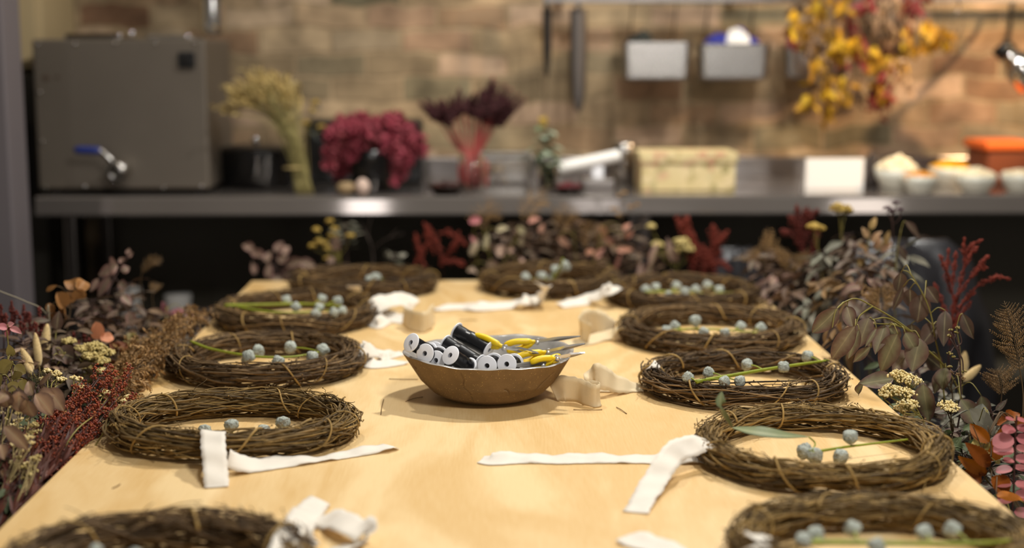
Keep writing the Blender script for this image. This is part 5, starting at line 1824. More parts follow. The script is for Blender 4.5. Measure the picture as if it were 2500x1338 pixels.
for br in ([(910, 610, 3.74), (940, 585, 3.73), (985, 570, 3.72)], [(908, 600, 3.74), (890, 565, 3.75), (880, 545, 3.75)], [(950, 582, 3.73), (970, 560, 3.73)]):
    mb.tube(spline([ony(*p) for p in br], 14), np.linspace(.002, .001, 14), 5)
mb.build('twigs', DKTWIG, t)
leafy('small grey green leaf tuft behind the far left wreath, right of the bare twig', [(962, 622, 3.66), (958, 650, 3.66), (955, 700, 3.66)], 6, .03, .016, GREYLEAF, None, frac=.18, pair=True, name='grey_leaf_tuft', droop=.1)
pxleaves('pinkish mauve sprig farthest left behind the far table corner', [[(605, 600, 3.6), (640, 630, 3.62), (690, 680, 3.62)], [(690, 590, 3.62), (670, 630, 3.62), (690, 670, 3.62)]],
         [(620, 608, 592, 598, 22, 3.6), (634, 625, 610, 608, 20, 3.6), (640, 630, 625, 606, 18, 3.6), (648, 640, 660, 614, 20, 3.6), (622, 670, 616, 640, 16, 3.6), (655, 680, 655, 640, 20, 3.6), (672, 615, 690, 590, 22, 3.62), (690, 620, 705, 600, 22, 3.62), (680, 640, 700, 622, 24, 3.62), (700, 650, 740, 634, 26, 3.62), (720, 660, 770, 656, 24, 3.62), (690, 680, 720, 650, 26, 3.62), (660, 690, 690, 676, 26, 3.6), (760, 665, 790, 655, 16, 3.62), (730, 640, 770, 648, 26, 3.62)],
         PALEPINK, None, stemmat=STEMP)
pxleaves('small bright pink leaf standing above the middle far wreath at its left', [[(1155, 540, 3.66), (1160, 600, 3.66), (1170, 690, 3.66)]], [(1145, 540, 1172, 536, 22, 3.66, 'round'), (1162, 600, 1150, 575, 12, 3.66)], PINKLEAF, None, name='pink_leaf_twig')
for i, (a, lb) in enumerate([([(1230, 500, 3.72), (1180, 530, 3.72), (1195, 570, 3.72), (1230, 640, 3.72)], 'gold brown fern arching left under the counter edge above the middle far wreath'),
                             ([(1340, 480, 3.74), (1300, 500, 3.74), (1270, 560, 3.74), (1270, 650, 3.74)], 'gold brown fern reaching up over the counter edge'),
                             ([(1400, 500, 3.74), (1375, 540, 3.74), (1360, 590, 3.74), (1350, 660, 3.74)], 'gold brown fern behind the upright pod sprig'),
                             ([(1450, 540, 3.70), (1440, 590, 3.70), (1430, 650, 3.7)], 'short brown fern right of the upright pod sprig')]):
    fern(lb, a, None, .045, FERNG, 16, frac=.3, seed=i, det=6)
beaded('tall thin twig with pale buds crossing the bright edge of the counter', [(1520, 475, 3.72), (1518, 530, 3.72), (1520, 600, 3.72), (1525, 690, 3.72)], [(1512, 478, 3.72, 6), (1524, 470, 3.72, 6), (1500, 510, 3.72, 8), (1510, 525, 3.72, 9), (1540, 505, 3.72, 7), (1555, 500, 3.72, 6)], .003, 9, FERNG, None, STEMB, 'bud_twig', 'twig')
pxleaves('pale leaves catching the light left of the middle far wreath', [[(1180, 560, 3.64), (1195, 620, 3.64), (1205, 690, 3.64)], [(1270, 560, 3.64), (1240, 620, 3.64), (1215, 680, 3.64)]],
         [(1148, 625, 1168, 586, 18, 3.64), (1184, 610, 1190, 568, 14, 3.64, 'lance'), (1212, 562, 1240, 556, 18, 3.64), (1222, 628, 1222, 598, 26, 3.64, 'round'), (1262, 555, 1285, 570, 18, 3.64), (1190, 640, 1215, 648, 24, 3.64), (1140, 660, 1165, 664, 20, 3.64), (1270, 600, 1276, 580, 16, 3.64), (1245, 620, 1250, 604, 14, 3.64), (1265, 640, 1280, 630, 16, 3.64)],
         M('pale_leaf', [(178, 160, 128), (190, 150, 136), (150, 140, 108), (200, 186, 150)], .6, 0, .1, 40, trans=.2), None, name='pale_leaf_branch')
pxleaves('coral tinged leaves in the brown bank behind the middle far wreath', [[(1400, 560, 3.64), (1405, 620, 3.64), (1410, 700, 3.64)], [(1470, 550, 3.64), (1460, 610, 3.64), (1425, 690, 3.64)]],
         [(1290, 545, 1320, 530, 18, 3.64), (1320, 570, 1326, 545, 14, 3.64), (1362, 578, 1396, 606, 18, 3.64), (1466, 550, 1484, 590, 18, 3.64), (1484, 580, 1492, 604, 18, 3.64), (1520, 560, 1540, 545, 12, 3.64), (1525, 580, 1545, 565, 16, 3.64), (1450, 630, 1475, 605, 18, 3.64), (1505, 612, 1545, 606, 14, 3.64), (1430, 620, 1450, 610, 14, 3.64), (1500, 660, 1515, 620, 12, 3.64)],
         M('coral_leaf', [(186, 120, 100), (196, 138, 110), (170, 118, 104), (190, 150, 120)], .6, 0, .1, 40, trans=.2), None, name='coral_leaf_branch')
pxleaves('slender pink grey leaves rising left of the pale yellow cluster', [[(1608, 600, 3.62), (1590, 650, 3.62), (1575, 700, 3.62)]], [(1585, 650, 1606, 590, 18, 3.62, 'lance'), (1575, 680, 1592, 630, 20, 3.62, 'lance'), (1640, 640, 1632, 580, 20, 3.62, 'lance'), (1655, 640, 1640, 600, 18, 3.6, 'lance'), (1562, 680, 1566, 640, 16, 3.62, 'lance')], PALEPINK, None, name='slender_leaf_branch')
GR = 'brown branches massed behind the far table edge'
for i, (px, py, Y) in enumerate([(1180, 580, 3.75), (1225, 560, 3.72), (1265, 545, 3.78), (1300, 560, 3.7), (1330, 540, 3.76), (1360, 570, 3.7), (1400, 540, 3.78), (1430, 570, 3.72), (1460, 545, 3.78), (1490, 580, 3.7), (1530, 560, 3.76), (1560, 600, 3.7), (1600, 620, 3.74), (1310, 610, 3.66), (1380, 615, 3.66), (1450, 620, 3.66), (1520, 630, 3.66), (1240, 625, 3.68)]):
    leafy('brown leaved dried branch in the crowded bank beyond the far table edge', [(px, py, Y), (px + 4, py + 45, Y), (px + 8, py + 120, Y)], 10, .055, .02, [M('brown_dry_leaf', [(96, 72, 50), (84, 62, 46), (110, 84, 60), (74, 56, 42)], .65, 0, .15, 40, trans=.12), MAUVE, M('brown_dry_leaf', [])][i % 3], None, frac=.26, pair=True, group=GR, seed=80 + i, name='dried_brown_branch', droop=.4)

# ================================================================ left bank
# red berry sprays hugging the table edge
GRB = 'red berry sprays along the left table edge'
tips = [((322, 905, 2.16), (60, 1190, 1.84)), ((268, 888, 2.20), (40, 1170, 1.86)), ((300, 955, 2.12), (70, 1215, 1.82)), ((236, 925, 2.18), (20, 1180, 1.86)), ((250, 985, 2.10), (40, 1230, 1.80)), ((190, 950, 2.15), (-20, 1160, 1.88)), ((205, 1010, 2.06), (0, 1240, 1.80)), ((150, 1000, 2.10), (-40, 1190, 1.86)), ((160, 1060, 2.02), (-10, 1270, 1.78)), ((280, 1000, 2.1), (60, 1230, 1.82)), ((120, 1050, 2.06), (-60, 1240, 1.82)), ((318, 985, 2.12), (110, 1150, 1.9)), ((215, 965, 2.1), (30, 1150, 1.87)), ((270, 925, 2.15), (80, 1120, 1.93)), ((175, 975, 2.12), (0, 1130, 1.9))]
LB = ['red berry spray with the highest orange tipped berries, at the left table edge', 'red berry spray leaning over the left table edge toward the golden wreath']
for i, (a, b) in enumerate(tips):
    rg = np.random.default_rng(300 + i)
    wa, wb = A(ony(*a)), A(ony(*b))
    if wb[0] > TX0 - .012:
        wb[0] = TX0 - .012 - .01 * rg.random()
    P = spline([(wb[0] - .05, wb[1] - .18, .001), (wb[0] - .03, wb[1] - .12, .4), wb - [0.0, .03, .06], wb, wb * .5 + wa * .5 + [-.004, 0, -.012], wa], 60)
    t = root('red_berry_spray', P, LB[0] if i == 1 else LB[1] if i == 11 else 'wine red berry spray in the dense bundle lying along the left table edge', 'flower', None if i in (1, 11) else GRB)
    ms = MB().tube(P, np.linspace(.0022, .0009, 60), 5)
    mb = MB()
    U = P[41:]
    for k in range(13):
        f = k / 12
        c = U[int(f * (len(U) - 2))]
        T = unit(U[int(f * (len(U) - 2)) + 1] - c)
        d = unit(T * 1.0 + rg.normal(0, .38, 3) + [0, 0, .12])
        L = rg.uniform(.028, .055) * (1 - .35 * f)
        B = spline([c, c + d * L * .5 + rg.normal(0, .002, 3), c + d * L + [0, 0, rg.normal(0, .004)]], 10)
        ms.tube(B, np.linspace(.0008, .0004, 10), 4)
        nb = 26
        q = rg.uniform(.25, 1, nb)
        C = c + (B[-1] - c) * q[:, None]
        v = rg.normal(0, 1, (nb, 3))
        v /= np.linalg.norm(v, axis=1)[:, None]
        r = rg.uniform(.002, .008, nb)
        Q = C + v * r[:, None]
        mb.beads(Q, rg.uniform(.0012, .0023, nb), 1)
        for z_ in range(0, nb, 3):
            ms.tube(np.array([C[z_], Q[z_]]), .0004, 3)
    for k in range(80):
        c = P[int(rg.uniform(20, 46))]
        T = unit(P[46] - P[20])
        ms.leaf(c, unit(T + rg.normal(0, .2, 3)), [rg.normal(0, .5), -.5, 1], rg.uniform(.02, .045), .0042, 'lance', nl=5, nw=3, curl=rg.uniform(-.3, .5))
    ms.build('stem', REDSTEM, t)
    mb.build('berries', REDBERRY, t)

# cream buds among them
beaded('cream bud cluster at the upper left of the red berry bundle', [(140, 925, 2.2), (120, 990, 2.1), (90, 1080, 2.0)], [(115, 905, 2.2, 10), (138, 912, 2.2, 15), (150, 925, 2.18, 12), (104, 925, 2.2, 8)], .0021, 30, CREAMB, 'L', STEMO, 'cream_bud_spray', 'flower', 'cream bud sprays on the left')
beaded('cream bud cluster in the middle of the red berry bundle', [(190, 935, 2.2), (170, 990, 2.1), (120, 1080, 2.0)], [(180, 922, 2.2, 9), (195, 925, 2.19, 10), (200, 945, 2.18, 8)], .0020, 24, CREAMB, 'L', STEMO, 'cream_bud_spray', 'flower', 'cream bud sprays on the left')
beaded('cream bud cluster low on the right of the red berry bundle', [(258, 975, 2.13), (235, 1010, 2.05), (160, 1090, 1.95)], [(252, 955, 2.13, 13), (265, 960, 2.12, 10), (240, 965, 2.12, 8)], .0019, 30, CREAMB, 'L', STEMO, 'cream_bud_spray', 'flower', 'cream bud sprays on the left')
beaded('cream buds touching the left table edge before the golden wreath', [(305, 985, 2.14), (290, 1010, 2.1), (250, 1060, 2.0)], [(314, 968, 2.14, 10), (303, 978, 2.13, 8), (296, 990, 2.13, 6)], .0018, 26, CREAMB, 'L', STEMO, 'cream_bud_spray', 'flower', 'cream bud sprays on the left', foot=(-.66, 2.0))
beaded('large pale yellow flower cluster behind the red berry bundle', [(225, 890, 2.42), (215, 950, 2.4), (205, 1010, 2.38)], [(205, 850, 2.42, 22), (232, 845, 2.42, 24), (258, 860, 2.42, 22), (222, 868, 2.4, 22), (248, 880, 2.4, 20), (210, 895, 2.4, 16), (168, 832, 2.45, 16), (250, 905, 2.38, 14)], .0021, 150, PALEB, 'L', STEMO, 'rice_flower', 'flower')
for i, (px, py, Y, lb) in enumerate([(30, 1000, 1.98, 'pale twiggy bud branch at the left border below the taupe leaves'), (70, 1030, 1.96, 'pale twiggy bud branch right of the one at the left border'), (50, 1090, 1.88, 'lower pale twiggy bud branch at the left border'), (75, 1120, 1.85, 'dim olive bud branch beside the red stems at the lower left')]):
    rg = np.random.default_rng(400 + i)
    beaded(lb, [(px, py, Y), (px - 15, py + 60, Y - .03), (px - 50, py + 140, Y - .06)], [(px + rg.uniform(-30, 30), py + rg.uniform(-25, 55), Y + rg.uniform(-.02, .02), rg.uniform(6, 11)) for _ in range(13)], .0014, 13, PALEB if i % 2 else CREAMB, 'L', M('pale_twig', [(150, 130, 84)], .65), 'pale_bud_branch', 'flower', 'pale bud branches on the left', join=.45)
# taupe leaves in front
pxleaves('taupe brown gum sprig with broad folded leaves over the red berries', [[(110, 935, 1.98), (85, 960, 1.98), (70, 1040, 1.96), (40, 1120, 1.92)]],
         [(86, 962, 132, 1010, 44, 1.96, 'ovate', .5), (115, 950, 158, 998, 42, 1.98, 'ovate', .4), (84, 965, 66, 930, 30, 1.99), (100, 948, 120, 912, 18, 2.0), (95, 960, 130, 962, 30, 1.97, 'ovate', .6)], TAUPE, 'L', stemmat=STEMP)
pxleaves('taupe brown gum sprig at the left border with a long curved lower leaf', [[(20, 950, 1.93), (10, 1010, 1.92), (0, 1090, 1.9)]],
         [(45, 955, 48, 1010, 44, 1.92, 'ovate', .6), (62, 975, 80, 1026, 42, 1.92, 'ovate', .5), (5, 950, 20, 1000, 40, 1.9, 'ovate', .4), (10, 1040, 70, 1095, 34, 1.84, 'ovate', .7), (0, 1085, 12, 1120, 30, 1.82), (15, 960, -15, 985, 40, 1.9), (0, 1150, 12, 1170, 24, 1.8)], TAUPE, 'L', stemmat=STEMP)
# olive leaves
pxleaves('olive yellow leaves at the left border above the taupe sprig', [[(20, 880, 2.12), (30, 930, 2.1), (20, 1010, 2.06)]],
         [(32, 885, -8, 905, 34, 2.1), (36, 892, 62, 912, 26, 2.1), (40, 905, 40, 930, 26, 2.08), (5, 915, -20, 950, 30, 2.08), (45, 935, 10, 955, 22, 2.06), (55, 925, 62, 955, 22, 2.08), (30, 870, 20, 845, 20, 2.14)], OLIVE, 'L', name='olive_leaf_twig')
bunny('upright pale bunny tail at the left, tallest of its group', (86, 812, 2.38), (96, 895, 2.36), 'L', 21)
bunny('fuzzy bunny tail right of the tallest one at the left', (116, 790, 2.46), (106, 880, 2.44), 'L', 26)
bunny('leaning bunny tail left of the tallest one', (52, 850, 2.32), (80, 905, 2.3), 'L', 22)
bunny('short bunny tail low beside the olive leaves', (62, 885, 2.3), (76, 912, 2.28), 'L', 18)
for (px, py) in ((75, 935), (95, 920), (55, 945)):
    fern('dull green feathery tuft under the bunny tails', [(px, py - 15, 2.22), (px + 4, py + 30, 2.2), (px, py + 80, 2.18)], 'L', .03, FGREEN, 14, name='feathery_tuft', group='green tufts on the left', frac=.3, det=7)
# mauve grey leaves
pxleaves('mauve gum sprig with one leaf upright behind the bunny tails', [[(140, 770, 2.5), (135, 830, 2.48), (128, 900, 2.46)], [(160, 860, 2.4), (140, 890, 2.4), (125, 910, 2.44)]],
         [(138, 805, 142, 762, 28, 2.48), (135, 800, 120, 780, 18, 2.5), (140, 860, 190, 872, 46, 2.4, 'ovate', .5), (135, 850, 140, 880, 16, 2.4, 'lance'), (130, 868, 156, 880, 12, 2.38, 'lance'), (150, 850, 165, 832, 22, 2.46)], MAUVE, 'L')
# smoke bush
pxleaves('tan smoke bush twig with heart shaped leaf pair against the dark shade block', [[(185, 690, 2.62), (175, 740, 2.62), (160, 830, 2.6)]],
         [(186, 708, 166, 682, 36, 2.62, 'round'), (190, 710, 208, 684, 36, 2.62, 'round'), (188, 704, 198, 732, 36, 2.62, 'round'), (158, 750, 142, 716, 38, 2.6, 'round'), (165, 735, 180, 716, 30, 2.62, 'round'), (128, 742, 118, 760, 24, 2.6, 'round'), (160, 745, 158, 780, 40, 2.6, 'round'), (112, 712, 137, 696, 12, 2.62, 'lance'), (145, 770, 120, 780, 30, 2.6, 'round')], TANLEAF, 'L', name='smoke_bush_twig', stemmat=STEMB)
pxleaves('pair of peach coloured round leaves right of the smoke bush twig', [[(245, 830, 2.55), (240, 880, 2.5), (235, 940, 2.48)]], [(240, 828, 234, 790, 34, 2.54, 'round'), (246, 832, 276, 818, 28, 2.53, 'round')], PEACH, 'L', name='peach_leaf_twig', stemmat=STEMB)
pxleaves('pink tipped grey gum branch standing behind the peach leaves', [[(318, 622, 2.85), (290, 660, 2.85), (262, 720, 2.82), (255, 800, 2.8)]],
         [(270, 652, 286, 650, 46, 2.84, 'ovate'), (285, 655, 238, 670, 30, 2.84), (268, 678, 238, 726, 24, 2.82), (296, 662, 316, 652, 22, 2.85), (300, 640, 292, 630, 18, 2.86), (310, 628, 324, 616, 16, 2.86), (312, 624, 316, 606, 14, 2.86), (240, 680, 220, 712, 16, 2.82), (222, 765, 184, 772, 26, 2.78, 'ovate', .5), (222, 765, 250, 752, 18, 2.78), (258, 740, 262, 800, 30, 2.78), (240, 745, 232, 770, 20, 2.8), (290, 690, 310, 700, 22, 2.84), (316, 760, 322, 800, 26, 2.76), (300, 720, 318, 745, 22, 2.8)], PALEPINK, 'L', stemmat=STEMP)
fern('tall brown fern with a curled over tip left of the table', [(398, 636, 3.0), (368, 640, 3.0), (345, 672, 3.0), (345, 730, 3.0), (352, 800, 2.98)], 'L', .017, FERNG, 24, frac=.26, det=6)
fern('shorter brown fern just right of the one with the curled tip', [(384, 690, 3.02), (372, 720, 3.0), (368, 780, 3.0)], 'L', .016, FERNG, 16, frac=.18, det=6)
pxleaves('dusty pink leaves low behind the curled fern mass', [[(405, 745, 3.0), (408, 790, 2.98), (405, 850, 2.96)]], [(402, 760, 398, 738, 18, 3.0), (408, 775, 406, 752, 12, 3.0), (415, 765, 455, 762, 26, 3.02), (412, 775, 440, 780, 22, 3.0), (455, 768, 470, 770, 18, 3.04)], M('rose_leaf', [(150, 92, 96), (136, 84, 88), (164, 104, 108)], .6, 0, .1, 40, trans=.15), 'L', name='rose_leaf_twig')
pxleaves('bright pink ragged leaves at the left border', [[(15, 795, 2.3), (20, 850, 2.3), (15, 930, 2.28)]], [(18, 800, -10, 796, 18, 2.3), (25, 800, 52, 812, 16, 2.3), (20, 795, 34, 790, 14, 2.3), (15, 805, 18, 825, 10, 2.3)], PINKLEAF, 'L', name='pink_leaf_twig')
for i, (px, py, Y, h) in enumerate([(2, 745, 2.5, 60), (28, 735, 2.52, 70), (48, 770, 2.48, 55), (72, 765, 2.5, 60), (96, 750, 2.52, 70), (58, 745, 2.55, 50), (180, 810, 2.5, 60), (205, 805, 2.52, 60), (15, 770, 2.45, 60), (88, 790, 2.46, 50)]):
    plume(['dark red spike', 'slim wine red spike'][i % 2] + ' among several at the upper left of the flower bank', [(px, py + h * .4, Y), (px + 4, py + h, Y), (px + 6, py + h + 60, Y)],
          [((px + 4, py + h, Y), (px + 1, py + h * .5, Y), (px, py, Y)), ((px + 4, py + h * .9, Y), (px + 9, py + h * .6, Y), (px + 12, py + h * .35, Y))], DKRED, 'L', name='dark_red_spike', group='dark red spikes on the left', thick=8, r_b=.002, seed=i)
pxleaves('rust brown oak twig left of the curled fern mass', [[(290, 850, 2.5), (285, 900, 2.48), (280, 960, 2.46)]], [(286, 860, 270, 838, 30, 2.5, 'oak'), (290, 860, 308, 836, 34, 2.5, 'oak'), (290, 880, 300, 905, 34, 2.48, 'oak'), (280, 880, 266, 905, 28, 2.48, 'oak')], M('deep_rust_leaf', [(112, 58, 18), (90, 46, 18)], .6, 0, .15, 40), 'L', name='oak_twig', stemmat=STEMB)
pxleaves('olive green leaf upright behind the rust brown oak twig', [[(322, 810, 2.68), (320, 850, 2.66), (318, 920, 2.64)]], [(320, 850, 322, 806, 34, 2.68), (48, 745, 46, 722, 30, 2.5)][:1], OLIVE, 'L', name='olive_leaf_twig')
tag(MB().tube(spline([ony(-40, 695, 2.5), ony(10, 715, 2.5), ony(60, 735, 2.52), ony(110, 764, 2.54), ony(125, 850, 2.54), A(ony(130, 900, 2.54)) * [1, 1, 0]], 40), .0011, 5).build('grass_blade', M('straw', [(150, 140, 116)], .6)), 'long pale straw stem slanting across the upper left of the flower bank', 'grass')
# curled fern mass lying along the table's left edge
GRF = 'curled brown ferns along the left table edge'
for i, (a, b, lb) in enumerate([((545, 765, 2.72), (430, 830, 2.6), None), ((520, 790, 2.66), (410, 860, 2.5), None), ((480, 790, 2.72), (380, 870, 2.56), None), ((440, 810, 2.66), (330, 900, 2.44), None), ((470, 830, 2.55), (340, 920, 2.36), None), ((420, 850, 2.52), (320, 940, 2.34), None), ((390, 880, 2.44), (310, 960, 2.26), None), ((400, 830, 2.62), (310, 880, 2.5), None), ((500, 770, 2.8), (420, 810, 2.72), None), ((360, 860, 2.52), (300, 930, 2.36), None), ((450, 870, 2.45), (350, 930, 2.34), None), ((340, 900, 2.4), (300, 950, 2.28), None)]):
    wa, wb = A(ony(*a)), A(ony(*b))
    wa[2] = max(wa[2], TZ + .012)
    if wb[0] > TX0 - .01:
        wb[0] = TX0 - .012
    rg = np.random.default_rng(500 + i)
    global_P = spline([(wb[0] - .06, wb[1] - .1, .001), (wb[0] - .05, wb[1] - .08, .5), wb - [.01, .03, .05], wb, (wa + wb) / 2 + [0, 0, .02], wa], 50)
    t = root('curled_fern_frond', global_P, 'curled brown fern frond in the dry heap spilling onto the left table edge', 'fern', GRF)
    ms = MB().tube(global_P, np.linspace(.0017, .0007, 50), 5)
    mb = MB()
    U = spline(global_P[18:], 60)
    for k in range(24):
        c, T = U[int(k / 24 * 58)], unit(U[int(k / 24 * 58) + 1] - U[int(k / 24 * 58)])
        for sg in (-1, 1):
            s = unit(np.cross(T, [0, 0, 1])) * sg
            d = unit(s + T * .4 + [0, 0, rg.uniform(-.1, .7)])
            L = .042 * rg.uniform(.6, 1.1) * math.sin(PI * (.2 + .75 * k / 24))
            nn = unit(np.cross(d, T))
            e = np.linspace(0, 1, 10)
            an = e * rg.uniform(1, 4.2) * rg.choice([-1, 1])
            B = c + np.cumsum(np.cos(an)[:, None] * d + np.sin(an)[:, None] * nn, 0) * L / 10
            B[:, 2] = np.where((B[:, 0] > TX0) & (B[:, 2] < TZ + .002), TZ + .002, B[:, 2])
            ms.tube(B, np.linspace(.0006, .0003, 10), 3)
            for j in range(1, 9):
                T2 = unit(B[j] - B[j - 1])
                for s2 in (-1, 1):
                    mb.leaf(B[j], unit(np.cross(T2, nn) * s2 + T2 * .5 + rg.normal(0, .3, 3)), nn + rg.normal(0, .3, 3), L * .26, L * .10, 'lance', curl=rg.uniform(0, 2), nl=4, nw=3)
    ms.build('rachis', STEMB, t)
    mb.build('fronds', FERNG, t)
GR = 'dusky branches filling the left flower bank'
for i, (px, py, Y) in enumerate([(225, 730, 2.75), (255, 770, 2.7), (285, 740, 2.8), (320, 720, 2.9), (300, 790, 2.7), (350, 760, 2.9), (380, 770, 2.95), (200, 780, 2.6), (170, 810, 2.5), (140, 830, 2.45), (60, 830, 2.4), (20, 860, 2.3), (340, 830, 2.7), (270, 820, 2.6), (430, 790, 2.95), (110, 800, 2.55), (310, 690, 2.95), (100, 770, 2.6), (500, 750, 3.1), (230, 850, 2.5), (180, 900, 2.35), (330, 860, 2.6), (10, 920, 2.15), (120, 870, 2.4), (60, 790, 2.5)]):
    leafy('dusky mauve or brown branch in the crowded flower bank left of the table', [(px, py, Y), (px + 3, py + 50, Y), (px + 2, py + 130, Y)], 9, .05, .02, [MAUVE, M('brown_dry_leaf', []), TAUPE if i % 2 else M('dusky_leaf', [(88, 74, 54), (104, 84, 64), (72, 60, 46)], .65, 0, .15, 40, trans=.1)][i % 3], 'L', frac=.3, pair=True, group=GR, seed=600 + i, name='dusky_branch', droop=.6)
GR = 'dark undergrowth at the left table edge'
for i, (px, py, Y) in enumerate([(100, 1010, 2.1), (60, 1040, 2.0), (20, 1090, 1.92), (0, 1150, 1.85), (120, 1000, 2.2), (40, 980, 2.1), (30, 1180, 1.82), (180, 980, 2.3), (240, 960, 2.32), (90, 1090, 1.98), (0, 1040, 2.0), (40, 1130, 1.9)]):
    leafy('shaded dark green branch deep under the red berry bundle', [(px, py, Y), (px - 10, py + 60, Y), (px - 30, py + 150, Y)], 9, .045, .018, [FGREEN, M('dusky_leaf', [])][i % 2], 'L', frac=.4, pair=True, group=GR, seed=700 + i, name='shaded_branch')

# ================================================================ flowers on the counter
def counter_bunch(name, px, Y, label):
    q = ony(px, 450, Y)
    return empty(name, (q.x, Y, CT_Z), label, 'flowers'), q.x


STRAW = M('straw_gold', [(196, 168, 104), (176, 150, 90), (208, 184, 124), (150, 132, 76)], .7, 0, .12, 50)
STRAWG = M('straw_green', [(160, 148, 94), (144, 134, 82), (178, 164, 110)], .6, 0, .12, 50)
Y0 = 4.22
t, xb_ = counter_bunch('wheat_bundle', 742, Y0, 'pale gold grass bundle leaning left on the counter beside the boiler')
ms, mb = MB(), MB()
rg = np.random.default_rng(31)
for i in range(110):
    a = A(ony(rg.uniform(722, 765), 466, Y0 + rg.uniform(-.03, .03)))
    a[2] = CT_Z + .002
    nk = A(ony(rg.normal(716, 12), rg.normal(340, 8), Y0 + rg.normal(0, .02)))
    th = rg.uniform(0, 1)
    e = A(ony(575 + 150 * th + rg.normal(0, 14), 262 - 55 * math.sin(PI * min(1, th * .8 + .1)) + rg.normal(0, 16) + (rg.random() < .25) * rg.uniform(0, 60), Y0 + rg.normal(0, .05)))
    P = spline([a, nk, (nk * .5 + e * .5) + [0.0, 0, .02], e], 22)
    ms.tube(P, .0011, 4)
    T = unit(P[-1] - P[-3])
    L = rg.uniform(.045, .075)
    for k in range(14):
        c = e + T * L * (k / 14 - .5) + rg.normal(0, .003, 3)
        mb.leaf(c, unit(T + rg.normal(0, .35, 3)), rdir(rg), .017, .006, 'lance', nl=4, nw=3)
ms.build('stalks', STRAWG, t)
mb.build('ears', STRAW, t)
MB().tube(spline([A(ony(718 + 24 * math.cos(a), 410, Y0 + .034 * math.sin(a))) for a in np.linspace(0, 2 * PI, 16)], 30), .003, 6).build('tie', STRAW, t)

leafy('thin sprig of pale yellow flowers with dark leaves right of the gold grass bundle', [(765, 245, 4.32), (752, 320, 4.32), (758, 462, 4.32)], 10, .05, .018, M('dark_sage', [(62, 66, 62), (50, 56, 52)], .6), None, frac=.6, name='yellow_flower_sprig', cat='flowers', foot='counter')
beaded('pale yellow flower heads on a stem between gold grass and magenta flowers', [(748, 300, 4.30), (752, 380, 4.30), (756, 462, 4.30)], [(770, 250, 4.3, 10), (745, 300, 4.3, 11), (786, 310, 4.3, 11), (762, 270, 4.3, 8)], .004, 26, GOLD, None, STEMO, 'yellow_flower_sprig', 'flowers', foot='counter')

t, xb_ = counter_bunch('magenta_hydrangea', 905, 4.28, 'wide magenta dried flower bunch drooping over the counter edge')
mb, ms, mw = MB(), MB(), MB()
rg = np.random.default_rng(33)
MAG = M('magenta_petal', [(168, 66, 84), (146, 50, 68), (188, 92, 104), (116, 40, 52), (176, 84, 92)], .75, 0, .15, 60, trans=.15)
mw.lathe([(0, .0), (.05, 0), (.056, .004), (.062, .10), (.064, .125), (.058, .125), (.054, .01), (0, .008)], (xb_, 4.28, CT_Z), 30)
mw.build('dark_vase', BK, t)
for (cx, cy, r) in ((812, 330, 26), (850, 312, 30), (900, 310, 32), (950, 308, 32), (985, 320, 28), (1015, 345, 24), (1030, 368, 18), (815, 372, 26), (840, 400, 24), (862, 350, 28), (905, 350, 26), (950, 352, 28), (985, 375, 26), (968, 405, 22), (978, 428, 16), (1000, 360, 26), (830, 425, 18), (806, 405, 16), (965, 440, 12), (990, 400, 20), (880, 372, 22), (855, 378, 20), (965, 290, 20), (885, 292, 18), (830, 300, 16)):
    Y = 4.26 + rg.normal(0, .045)
    c = A(ony(cx, cy, Y))
    R = px2m(r, c)
    ms.tube(spline([(xb_ + rg.normal(0, .02), 4.28, CT_Z + .10), ((c[0] + xb_) / 2, 4.27, max(c[2], CT_Z + .17) + .01), c], 14), .0016, 5)
    for k in range(int(70 * (r / 24) ** 2)):
        v = rdir(rg, .2)
        p = c + v * R * rg.uniform(.55, 1.05)
        for j in range(2):
            mb.leaf(p, rdir(rg, .2), v + rg.normal(0, .4, 3), .014, .012, 'round', nl=4, nw=3, curl=rg.uniform(-.5, .8))
ms.build('stems', REDSTEM, t)
mb.build('blooms', MAG, t)

